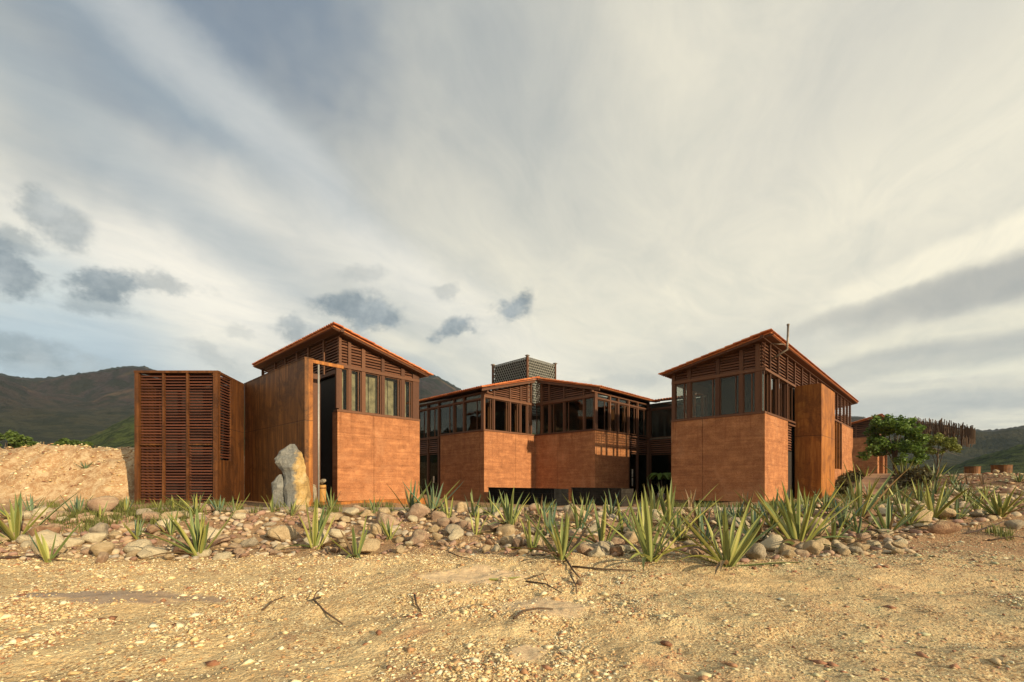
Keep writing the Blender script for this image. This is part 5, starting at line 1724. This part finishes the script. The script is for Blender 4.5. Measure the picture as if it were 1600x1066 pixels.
AGAVES = [
    (-11.49, 10.23, 1.13, 1, 13, 'yel', 'big leftmost agave with wide yellow green leaves beside the brown stone'),
    (-8.22, 7.83, 0.68, 0.9, 4, 'grn', 'thin agave of three splayed leaves in front of the brown stone'),
    (-12.72, 12.93, 0.67, 0.7, 10, 'blu', 'small blue green agave between the leftmost agave and the bank'),
    (-11.51, 12.33, 0.61, 0.5, 3, 'yel', 'tiny agave of two upright leaves in the weeds'),
    (-11.72, 13.41, 0.58, 0.5, 5, 'grn', 'small agave at the left foot of the louvred box'),
    (-11.11, 13.89, 0.52, 0.6, 6, 'grn', 'small agave under the first louvre column'),
    (-10.23, 13.32, 0.58, 0.6, 6, 'yel', 'small pale agave under the middle louvre column'),
    (-9.02, 12.63, 0.73, 0.9, 12, 'yel', 'bushy agave before the right edge of the louvred box'),
    (-8.25, 13.14, 0.65, 0.6, 6, 'grn', 'slim agave at the foot of the steel wall'),
    (-6.2, 8.76, 1.02, 0.8, 14, 'yel', 'large agave on the dirt before the louvred box'),
    (-7.43, 13.68, 0.63, 0.6, 5, 'grn', 'small agave at the left side of the standing rock'),
    (-4.23, 9.48, 1.15, 0.45, 9, 'yel', 'tall narrow agave in front of the standing rock'),
    (-3.01, 8.52, 0.81, 0.9, 6, 'grn', 'sparse agave with dark leaves before the left house'),
    (-5.93, 14.4, 0.79, 0.6, 7, 'blu', 'small agave in the doorway of the left house'),
    (-3.07, 13.41, 1.05, 0.75, 8, 'grn', 'left one of the paired agaves at the corner of the left house'),
    (-2.34, 12.84, 1.15, 0.8, 11, 'blu', 'blue green right one of the paired agaves at the house corner'),
    (-1.09, 12.51, 0.83, 0.6, 6, 'grn', 'slim agave at the shaded foot of the centre house'),
    (-0.86, 10.62, 0.74, 0.4, 4, 'yel', 'upright agave left of the rounded cream stone'),
    (-0.05, 11.19, 1.07, 0.7, 9, 'yel', 'agave in front of the left end of the black planter'),
    (0.4, 9.27, 0.89, 0.55, 6, 'yel', 'narrow agave left of the dark leaved agave'),
    (0.89, 10.59, 0.95, 0.5, 8, 'blu', 'blue green agave before the middle of the black planter'),
    (0.88, 7.77, 0.95, 0.75, 11, 'grn', 'big agave with dark green leaves above the crossed dead twigs'),
    (1.9, 9.36, 1.3, 0.6, 8, 'yel', 'very tall agave before the dark weathered planter'),
    (2.75, 10.86, 1.07, 0.3, 4, 'yel', 'upright agave of three straight leaves right of the planter'),
    (2.42, 7.74, 1.32, 0.85, 11, 'yel', 'tallest agave with one long leaf sweeping right'),
    (4.16, 12.87, 1.08, 0.7, 8, 'grn', 'agave before the shaded doorway'),
    (4.09, 11.46, 1.3, 0.6, 8, 'yel', 'tall agave left of the corner house foot'),
    (5.49, 13.62, 0.87, 0.4, 4, 'dry', 'dry pale agave against the shaded corner house wall'),
    (5.27, 11.16, 0.71, 0.6, 9, 'blu', 'short blue agave before the shaded wall of the corner house'),
    (3.67, 7.53, 1.22, 1.15, 14, 'yel', 'sprawling agave with leaves lying flat on the dirt'),
    (6.7, 12.63, 0.81, 0.35, 5, 'dry', 'brown upright agave before the corner of the corner house'),
    (6.65, 11.31, 1.02, 0.8, 9, 'grn', 'mid green agave behind the largest agave'),
    (6.09, 9.42, 1.42, 0.95, 22, 'yel', 'largest dense agave before the projecting steel block'),
    (9.37, 13.2, 0.88, 0.7, 9, 'grn', 'agave at the foot of the steel block'),
    (8.23, 11.01, 0.86, 0.6, 9, 'blu', 'blue green agave right of the largest agave'),
    (9.63, 12.21, 1.56, 0.9, 8, 'grn', 'agave with one tall leaf and one long leaf leaning right'),
    (17.83, 22.05, 1.02, 0.6, 7, 'grn', 'small agave at the bottom of the ramp'),
    (8.95, 10.5, 0.94, 0.8, 9, 'grn', 'agave on the bare dirt edge right of the white stones'),
    (14.45, 17.22, 0.9, 0.7, 8, 'grn', 'small agave right of the ramp foot'),
    (14.51, 16.44, 0.95, 0.7, 8, 'grn', 'small agave before the low hedge'),
    (17.95, 19.47, 1.13, 0.6, 8, 'grn', 'agave below the rocky slope steps'),
    (11.68, 12.27, 1.17, 0.75, 8, 'yel', 'spiky agave behind the smooth tan boulder'),
    (18.37, 18.75, 0.82, 0.7, 8, 'grn', 'small agave in the middle of the stony slope'),
    (18.89, 18.36, 0.8, 0.7, 8, 'grn', 'small agave on the stony slope before the mound'),
    (13.68, 12.39, 0.97, 1.1, 20, 'yel', 'wide bushy agave near the right edge'),
    (26.43, 29.85, 1.64, 0.9, 16, 'yel', 'large agave in front of the leafy tree trunk'),
    (24.75, 25.8, 1.12, 0.9, 10, 'grn', 'agave on the crest below the stick canopy'),
    (25.99, 32.49, 1.22, 0.9, 12, 'grn', 'spiky agave on the hedge left of the ramp'),
    (23.69, 23.76, 0.83, 0.9, 8, 'grn', 'small agave on the crest right of the tree'),
    (22.71, 24.18, 0.84, 0.8, 8, 'grn', 'small agave on the slope below the crest'),
    (22.09, 25.62, 0.82, 0.7, 6, 'grn', 'tiny agave on the hedge right of the ramp'),
    (23.62, 22.89, 0.86, 0.4, 3, 'dry', 'thin dry agave on the crest of the mound'),
    (23.81, 22.32, 0.65, 0.9, 5, 'dry', 'dark dried agave stump under the slab'),
    (25.17, 21.93, 0.57, 1.0, 10, 'grn', 'low agave at the right edge under the rusty tub'),
    (6.76, 12.21, 0.53, 0.6, 6, 'grn', 'small agave at the sunlit wall foot of the corner house'),
    (-19.98, 20.7, 0.42, 1.2, 14, 'blu', 'round grey green agave rosette on the clay bank'),
    (-8.67, 10.23, 0.59, 0.8, 8, 'grn', 'small agave among stones between the tiny and the large left agaves'),
    (-8.78, 13.23, 0.58, 0.7, 8, 'blu', 'small blue green agave right of the bushy agave by the louvred box'),
    (-8.19, 10.62, 0.68, 0.6, 7, 'yel', 'half hidden agave behind the large left agave'),
    (-6.33, 12.66, 0.55, 0.7, 7, 'yel', 'small agave at the foot of the standing rock'),
    (-4.23, 13.56, 0.59, 0.7, 7, 'grn', 'small agave before the sunlit wall of the left house'),
    (-2.81, 10.2, 0.62, 0.7, 7, 'yel', 'low agave in the stones right of the sparse agave'),
    (-1.76, 12.15, 0.77, 0.6, 7, 'yel', 'low agave right of the paired agaves'),
    (-0.57, 13.2, 0.77, 0.6, 7, 'blu', 'small blue agave at the left end of the black planter'),
    (0.8, 12.24, 0.75, 0.6, 8, 'grn', 'agave behind the narrow agave by the black planter'),
    (1.67, 10.98, 0.95, 0.6, 8, 'grn', 'agave between the dark leaved and the very tall agaves'),
    (2.14, 12.87, 0.71, 0.6, 7, 'yel', 'small agave at the joint of the two board planters'),
    (2.92, 13.02, 0.79, 0.6, 7, 'blu', 'small blue green agave before the weathered planter'),
    (2.95, 10.17, 0.97, 0.7, 8, 'blu', 'blue green agave behind the tallest agave'),
    (3.78, 10.02, 0.9, 0.8, 9, 'grn', 'agave between the tallest and the sprawling agaves'),
    (4.82, 11.4, 0.83, 0.7, 8, 'grn', 'agave under the shaded wall of the corner house'),
    (4.24, 9.75, 0.85, 0.8, 8, 'blu', 'blue green agave left of the sprawling agave'),
    (5.45, 9.9, 0.92, 0.8, 9, 'grn', 'agave between the sprawling and the largest agaves'),
    (5.92, 11.67, 0.74, 0.7, 8, 'blu', 'small blue agave near the wall corner of the corner house'),
    (7.61, 12.15, 0.85, 0.7, 9, 'blu', 'blue green agave before the sunlit wall strip'),
    (8.2, 12.24, 0.92, 0.8, 9, 'yel', 'agave before the shaded face of the steel block'),
    (7.33, 10.08, 0.73, 0.7, 8, 'yel', 'low agave in the stones right of the largest agave'),
    (8.31, 10.62, 0.71, 0.8, 8, 'blu', 'blue green agave left of the bare dirt edge agave'),
    (10.16, 11.31, 0.82, 0.8, 9, 'yel', 'agave left of the smooth tan boulder'),
    (12.31, 12.24, 0.78, 0.9, 10, 'grn', 'agave between the spiky and the wide bushy agaves'),
    (14.5, 13.74, 0.68, 0.8, 9, 'grn', 'small agave left of the wide bushy agave'),
    (14.66, 19.08, 0.94, 0.7, 8, 'grn', 'small agave on the slope by the house end'),
    (20.89, 21.84, 0.95, 0.8, 9, 'grn', 'small agave on the slope under the crest'),
    (20.08, 18.72, 0.71, 0.8, 8, 'yel', 'small agave at the right end of the slope'),
    (21.55, 21.24, 0.8, 0.8, 8, 'blu', 'tiny blue agave on the mound'),
    (-13.67, 12.09, 0.7, 0.8, 9, 'grn', 'mid green agave behind the leftmost agave'),
    (-13.99, 12.87, 0.63, 0.7, 8, 'blu', 'small blue agave under the clay bank'),
]

for rec in AGAVES:
    agave(*rec[:7])


def aimed_leaf(parent, az, tilt, ln, wd, mat):
    """single long leaf laid in a given world direction"""
    o = bpy.data.objects.new('leaf', LEAVES[1])
    link(o, parent)
    o.material_slots[0].link = 'OBJECT'
    o.material_slots[0].material = M[mat]
    o.scale = (wd, wd, ln)
    o.rotation_euler = (Matrix.Rotation(az - parent.rotation_euler.z, 4, 'Z') @ Matrix.Rotation(-tilt, 4, 'X')).to_euler()
    o.location = (0, 0, .04)


AG = {o['label']: o for o in sc.objects if o.name.startswith('agave_plant')}
for key, az, tilt, ln, mat in (
        ('tallest agave with one long leaf sweeping right', -1.45, .82, 1.95, 'leaf_yel'),
        ('agave with one tall leaf and one long leaf leaning right', -1.45, .98, 1.9, 'leaf_grn'),
        ('agave with one tall leaf and one long leaf leaning right', .9, .12, 1.65, 'leaf_yel'),
        ('sprawling agave with leaves lying flat on the dirt', -1.50, 1.42, 1.55, 'leaf_grn'),
        ('sprawling agave with leaves lying flat on the dirt', 1.50, 1.36, 1.5, 'leaf_grn'),
        ('sprawling agave with leaves lying flat on the dirt', 1.45, 1.0, 1.5, 'leaf_yel'),
        ('largest dense agave before the projecting steel block', 1.5, 1.05, 1.6, 'leaf_grn'),
        ('largest dense agave before the projecting steel block', -1.5, 1.05, 1.5, 'leaf_grn'),
        ('thin agave of three splayed leaves in front of the brown stone', -1.3, .65, .9, 'leaf_grn'),
        ('spiky agave behind the smooth tan boulder', -1.4, .75, 1.5, 'leaf_yel'),
        ('spiky agave behind the smooth tan boulder', 1.6, .80, 1.4, 'leaf_grn'),
        ('big leftmost agave with wide yellow green leaves beside the brown stone', -1.4, .75, 1.45, 'leaf_yel'),
        ('agave on the bare dirt edge right of the white stones', 1.5, 1.0, 1.25, 'leaf_grn'),
        ('agave on the bare dirt edge right of the white stones', -1.4, 1.05, 1.3, 'leaf_grn'),
        ('agave in front of the left end of the black planter', 1.45, .95, 1.3, 'leaf_yel'),
        ('big agave with dark green leaves above the crossed dead twigs', 1.4, .75, 1.1, 'leaf_grn')):
    aimed_leaf(AG[key], az, tilt, ln, .92, mat)


# ------------------------------------------------------------------ leafy crowns
def crown_mesh(name, clumps, n, leaf, mat, seed, flat=.8):
    g_ = np.random.RandomState(seed)
    cl = np.array(clumps)                                   # x,y,z,r
    wgt = cl[:, 3] ** 2; wgt = wgt / wgt.sum()
    ci = g_.choice(len(cl), n, p=wgt)
    d = g_.normal(size=(n, 3)); d /= np.linalg.norm(d, axis=1)[:, None]
    rad = g_.rand(n) ** .45
    c = cl[ci, :3] + d * (cl[ci, 3] * rad)[:, None] * np.array([1, 1, flat])
    a = g_.normal(size=(n, 3)); a /= np.linalg.norm(a, axis=1)[:, None]
    a[:, 2] *= .6
    b_ = np.cross(a, d + g_.normal(size=(n, 3)) * .6); b_ /= np.linalg.norm(b_, axis=1)[:, None]
    s = leaf * g_.uniform(.6, 1.3, n)[:, None]
    V = np.stack([c - a * s * .5, c + b_ * s * .32, c + a * s * .6, c - b_ * s * .32], 1)
    Fc = np.arange(n * 4).reshape(n, 4)
    return mesh_np(name, V.reshape(-1, 3), Fc, mat)


def tree(name, lab, cat, x, y, z, h, wx, wy, base, nl, leaf, mat, seed, nc=46, group=None, trunk_r=.13, tops=()):
    rg = random.Random(seed)
    t = thing(name, lab, cat, (x, y, z), 0, group)
    cz = base + (h - base) * .48
    cl = []
    for i in range(nc):
        a = rg.uniform(0, 6.28); e = rg.uniform(-.9, 1.25); k = rg.uniform(.45, .92)
        cl.append((math.cos(a) * math.cos(e) * wx * k, math.sin(a) * math.cos(e) * wy * k, cz + math.sin(e) * (h - base) * .5 * k, rg.uniform(.13, .27) * min(wx, h - base)))
    cl += list(tops)
    obj('crown', crown_mesh('crown', cl, nl, leaf, M[mat], seed), t)
    tk = tube('trunk', t, [(0, 0, -.1), (.05, .02, base * .5), (-.03, 0, base * 1.0), (.05, 0, cz)], [trunk_r * 1.3, trunk_r, trunk_r * .85, trunk_r * .4], 'bark', 8)
    for i in range(7 if trunk_r > .05 else 3):
        c = cl[rg.randrange(nc)]
        st = rg.uniform(.4, 1.0) * base
        tube('limb', t, [(0, 0, st), (c[0] * .4, c[1] * .4, (st + c[2]) * .5 + .1), (c[0] * .9, c[1] * .9, c[2])], [trunk_r * .5, trunk_r * .32, trunk_r * .12], 'bark', 5)
    return t


tree('leafy_tree', 'round bright green leafy tree beside the top of the ramp', 'tree', 31.2, 36.0, gz(31.2, 36), 5.15, 2.25, 2.1, 1.05, 9500, .24, 'fol_tree', 5, 62, None, .14,
     tops=((-1.6, 0, 4.75, .40), (-1.5, 0, 4.3, .42), (-.5, 0, 4.85, .38), (.4, 0, 4.7, .42), (1.3, 0, 4.3, .36), (2.0, 0, 4.15, .22), (-2.5, 0, 1.7, .5), (-2.2, -.5, 2.3, .5), (2.2, 0, 2.9, .4), (-.4, -1, 1.2, .5), (.8, -1, 1.2, .45), (1.6, -.6, 1.6, .5)))
tree('yellow_tree', 'smaller yellow green tree right of the leafy tree', 'tree', 37.6, 39.0, gz(37.2, 39), 3.75, 1.75, 1.3, 1.75, 4200, .17, 'fol_yel', 6, 30, None, .07, tops=((1.1, 0, 2.9, .4), (.1, 0, 3.6, .35)))
for (px, Yd, hh, w, nl, mt_, lab) in ((8, 31, 1.7, 1.7, 2600, 'fol_bush', 'bright green bush on top of the clay bank at the left edge'), (45, 34, 1.45, 1.5, 2200, 'fol_tree', 'dark green bush second from the left above the clay bank'),
                                     (70, 30, .7, .5, 500, 'fol_yel', 'tiny pale bush above the middle of the clay bank'), (112, 33, 1.45, 1.35, 2400, 'fol_bush', 'rounded yellow green bush above the clay bank near the louvred box')):
    x = (px - 800) / 690 * Yd
    tree('bush', lab, 'bush', x, Yd, gz(x, Yd), hh, w, w * .8, .25, nl, .2, mt_, int(px) + 3, 22, 'bushes on the clay bank', .04)

# hedges at both sides of the ramp
for sg, s0, s1, lab in ((-1, .10, 1.0, 'brownish green hedge along the left side of the ramp'), (1, .22, 1.0, 'brownish green hedge along the right side of the ramp')):
    t = thing('hedge', lab, 'hedge', tuple(a0), 0, 'hedges beside the ramp')
    cl = []
    rg = random.Random(40 + sg)
    for i in range(60):
        q = rg.uniform(s0, s1)
        c = dn * (L_ * q) + sd_ * (sg * rg.uniform(1.15, 2.7))
        gzz = gz(a0.x + c.x, a0.y + c.y) - a0.z
        cl.append((c.x, c.y, gzz + rg.uniform(.0, .42), rg.uniform(.28, .45)))
    obj('foliage', crown_mesh('foliage', cl, 7000, .17, M['fol_hedge'], 50 + sg), t)
    for i in range(5):
        c = cl[i * 7]
        tube('stem', t, [(c[0], c[1], c[2] - .6), (c[0], c[1], c[2])], .03, 'bark', 5)

# ------------------------------------------------------------------ weeds
def blades(name, pts, hmin, hmax, seed, mat, lab):
    g_ = np.random.RandomState(seed)
    P_ = np.array(pts); n = len(P_)
    z = ground_h(P_[:, 0], P_[:, 1])
    if P_.shape[1] > 2: z = z + P_[:, 2]
    h = g_.uniform(hmin, hmax, n); a = g_.uniform(0, 6.28, n); ln = g_.uniform(.1, .6, n) * h
    w = g_.uniform(.006, .014, n)
    bx, by = np.cos(a), np.sin(a)
    base1 = np.stack([P_[:, 0] - by * w, P_[:, 1] + bx * w, z - .01], -1)
    base2 = np.stack([P_[:, 0] + by * w, P_[:, 1] - bx * w, z - .01], -1)
    m1 = np.stack([P_[:, 0] + bx * ln * .35 - by * w * .8, P_[:, 1] + by * ln * .35 + bx * w * .8, z + h * .6], -1)
    m2 = np.stack([P_[:, 0] + bx * ln * .35 + by * w * .8, P_[:, 1] + by * ln * .35 - bx * w * .8, z + h * .6], -1)
    tp = np.stack([P_[:, 0] + bx * ln, P_[:, 1] + by * ln, z + h], -1)
    V = np.stack([base1, base2, m2, m1, tp, tp + .002], 1)
    i0 = np.arange(n)[:, None] * 6
    Fc = np.concatenate([i0 + np.array([0, 1, 2, 3]), i0 + np.array([3, 2, 4, 5])])
    o = obj(name, mesh_np(name, V.reshape(-1, 3), Fc, M[mat]))
    return tag(o, lab, kind='stuff')


rw = random.Random(8)
pts = []
for (x0, x1, y0, y1, ncl, rad) in ((-12.8, -9.0, 11.2, 13.9, 70, .20), (-9.5, -2.8, 13.1, 14.1, 18, .12), (-2.8, 9.0, 13.3, 14.1, 14, .12), (-8.2, -3.5, 15.5, 17.6, 16, .14), (-1.5, 8.2, 15.5, 18.5, 26, .2),
                                   (5.0, 12.5, 14.2, 17.8, 60, .22), (12, 24, 15.5, 27, 160, .25), (8, 13, 12, 15, 26, .15), (3.2, 3.6, 10.4, 10.8, 3, .2), (11.4, 11.9, 10.3, 10.7, 3, .16), (-17, -11, 15.5, 18.4, 40, .2)):
    for _ in range(ncl):
        cx, cy = rw.uniform(x0, x1), rw.uniform(y0, y1)
        for _ in range(rw.randrange(12, 60)):
            pts.append((cx + rw.gauss(0, rad * .6), cy + rw.gauss(0, rad * .6)))
pts = [p for p in pts if not (14.1 < p[1] < 15.4 and -12.3 < p[0] < 9.6)]
blades('weeds', pts, .06, .30, 3, 'grass', 'thin green weeds along the path and between the stones')

# ------------------------------------------------------------------ dead leaves and twigs on the dirt
def twig(lab, pts, r, fork=None, cat='twig', mat='twig'):
    t = thing('dead_twig', lab, cat, (pts[0][0], pts[0][1], 0), 0, 'dead twigs on the dirt')
    def P3(p, dz=.0): return (p[0] - pts[0][0], p[1] - pts[0][1], gz(p[0], p[1]) + r * .8 + (p[2] if len(p) > 2 else 0))
    tube('stick', t, [P3(p) for p in pts], [r * (1 - .5 * i / (len(pts) - 1)) for i in range(len(pts))], mat, 6)
    if fork: tube('side_shoot', t, [P3(p) for p in fork], [r * .7, r * .35] if len(fork) == 2 else [r * .7, r * .5, r * .3], mat, 5)


twig('forked black twig lying alone on the dirt at left', [(-2.47, 5.68, .02), (-2.45, 5.45, .03), (-2.2, 5.2, .01), (-1.84, 4.8)], .016, [(-2.45, 5.45, .03), (-2.50, 5.62, .09), (-2.44, 5.72, .14)])
twig('short bent twig left of the forked black twig', [(-2.94, 5.20), (-2.90, 5.34, .03), (-2.84, 5.52, .04)], .012)
twig('stubby dark twig right of the forked black twig', [(-1.24, 5.62, .03), (-1.17, 5.4, .02), (-1.08, 5.26)], .016)
twig('crossed dead twigs right of the fallen yellow leaf', [(.20, 6.38), (.48, 6.22, .03), (.66, 5.86)], .014, [(.24, 6.44, .02), (.46, 6.6, .05), (.52, 6.1, .02)])
twig('curved dark stick in the middle of the open dirt', [(.02, 4.66), (.12, 4.84, .01), (.28, 4.93, .02), (.46, 4.96, .01)], .016)
twig('dark twig leading down to the small red stone', [(.88, 6.62, .03), (.90, 6.2, .02), (.86, 5.9, .01)], .014)
twig('long dead stem below the dark leaved agave', [(1.0, 7.35), (1.5, 7.2, .03), (2.0, 7.12)], .02)
twig('dead stem pointing at the camera below the dark leaved agave', [(.92, 7.6, .04), (.98, 7.1, .02), (1.03, 6.72)], .02)
twig('thin twig in the gravel left of centre', [(-1.22, 8.5, .03), (-.95, 8.0, .02), (-.68, 7.62)], .014)
twig('tiny twig in the gravel before the sparse agave', [(-3.02, 8.4, .02), (-2.9, 8.1), (-2.75, 7.95, .02)], .010)
twig('long dark stems under the thin splayed agave', [(-9.7, 8.3), (-9.0, 8.25, .03), (-8.2, 8.0)], .018, [(-9.2, 8.27, .02), (-8.9, 8.1, .02), (-8.6, 7.8)])
twig('black twig at the far right of the rock bed edge', [(10.9, 10.1), (11.6, 10.2, .05), (12.3, 10.0)], .02)
twig('bent twig beside the largest agave on the dirt', [(7.0, 9.2, .1), (7.8, 9.35, .28), (8.6, 9.5, .42)], .012, [(7.0, 9.1, .05), (7.7, 9.2, .2), (8.3, 9.3, .22)])


def fallen(lab, x, y, az, ln, mat, tilt=1.52):
    t = thing('fallen_leaf', lab, 'leaf', (x, y, gz(x, y) + .025), 0, 'fallen agave leaves')
    o = bpy.data.objects.new('blade', LEAVES[0]); link(o, t)
    o.material_slots[0].link = 'OBJECT'; o.material_slots[0].material = M[mat]
    o.scale = (1.0, 1.0, ln); o.rotation_euler = (Matrix.Rotation(az, 4, 'Z') @ Matrix.Rotation(-tilt, 4, 'X')).to_euler()


fallen('fallen yellow green leaf lying left of the crossed twigs', -.33, 6.36, -1.50, .5, 'leaf_yel')
fallen('pale dry leaf under the smooth tan boulder at right', 11.4, 11.3, -1.4, 1.3, 'leaf_dry', 1.45)
fallen('second dry leaf crossing toward the wide bushy agave', 10.9, 10.6, -1.35, 1.5, 'leaf_brown', 1.36)
fallen('dry brown leaf left of the thin splayed agave', -9.6, 8.1, -1.2, .9, 'leaf_brown')
fallen('dry leaf in front of the big dark leaved agave', .3, 7.6, -1.7, .8, 'leaf_dry')
fallen('dry leaf lying before the rounded cream stone', .35, 8.15, -1.4, .9, 'leaf_brown')
fallen('brown leaf below the tallest agave', 1.75, 7.4, -1.2, .9, 'leaf_brown')
fallen('long dry leaf across stones left of the paired agaves', -5.2, 9.0, -1.3, 1.0, 'leaf_dry')
fallen('dry leaf beside the tall narrow agave', -3.9, 9.0, -1.8, .8, 'leaf_brown')

# palm in the shaded doorway
PL = thing('potted_palm', 'dark arching palm in a white pot in the shaded doorway', 'palm', (9.2, 27.2, .22))
tube('pot', PL, [(0, 0, 0), (0, 0, .04), (0, 0, .42), (0, 0, .45)], [.16, .18, .25, .25], M.setdefault('white', mat_plain('white_paint', (.6, .6, .56), .5)), 14)
tube('trunk', PL, [(0, 0, .4), (.03, 0, .9), (0, 0, 1.3)], [.06, .045, .03], 'bark', 7)
for i in range(11):
    a = i * 2.4; rg = random.Random(i)
    vs, fs = [], []
    R_ = rg.uniform(.75, 1.05)
    for k in range(9):
        t = k / 8
        r = R_ * t; z = 1.3 + .55 * math.sin(t * 2.4) - .35 * t * t
        w = .17 * math.sin(.25 + t * 2.6)
        ca, sa = math.cos(a), math.sin(a)
        for s in (-1, 0, 1):
            vs.append((ca * r - sa * w * s, sa * r + ca * w * s, z - abs(s) * w * .6))
    for k in range(8):
        for s in (0, 1):
            b0 = k * 3 + s
            fs.append((b0, b0 + 1, b0 + 4, b0 + 3))
    obj('frond', mesh_py('frond', vs, fs, M['fol_tree']), PL)
box('door_handle', CB, 8.62, 8.70, V2 - .06, V2 - .02, 1.1, 1.62, 'curtain_glare')
box('door_handle', CB, 8.62, 8.70, V2 - .06, V2 - .02, 1.68, 2.2, 'curtain_glare')
box('door_sign', CB, -.02, .0, 5.0, 5.14, 1.3, 1.75, 'curtain_glare')
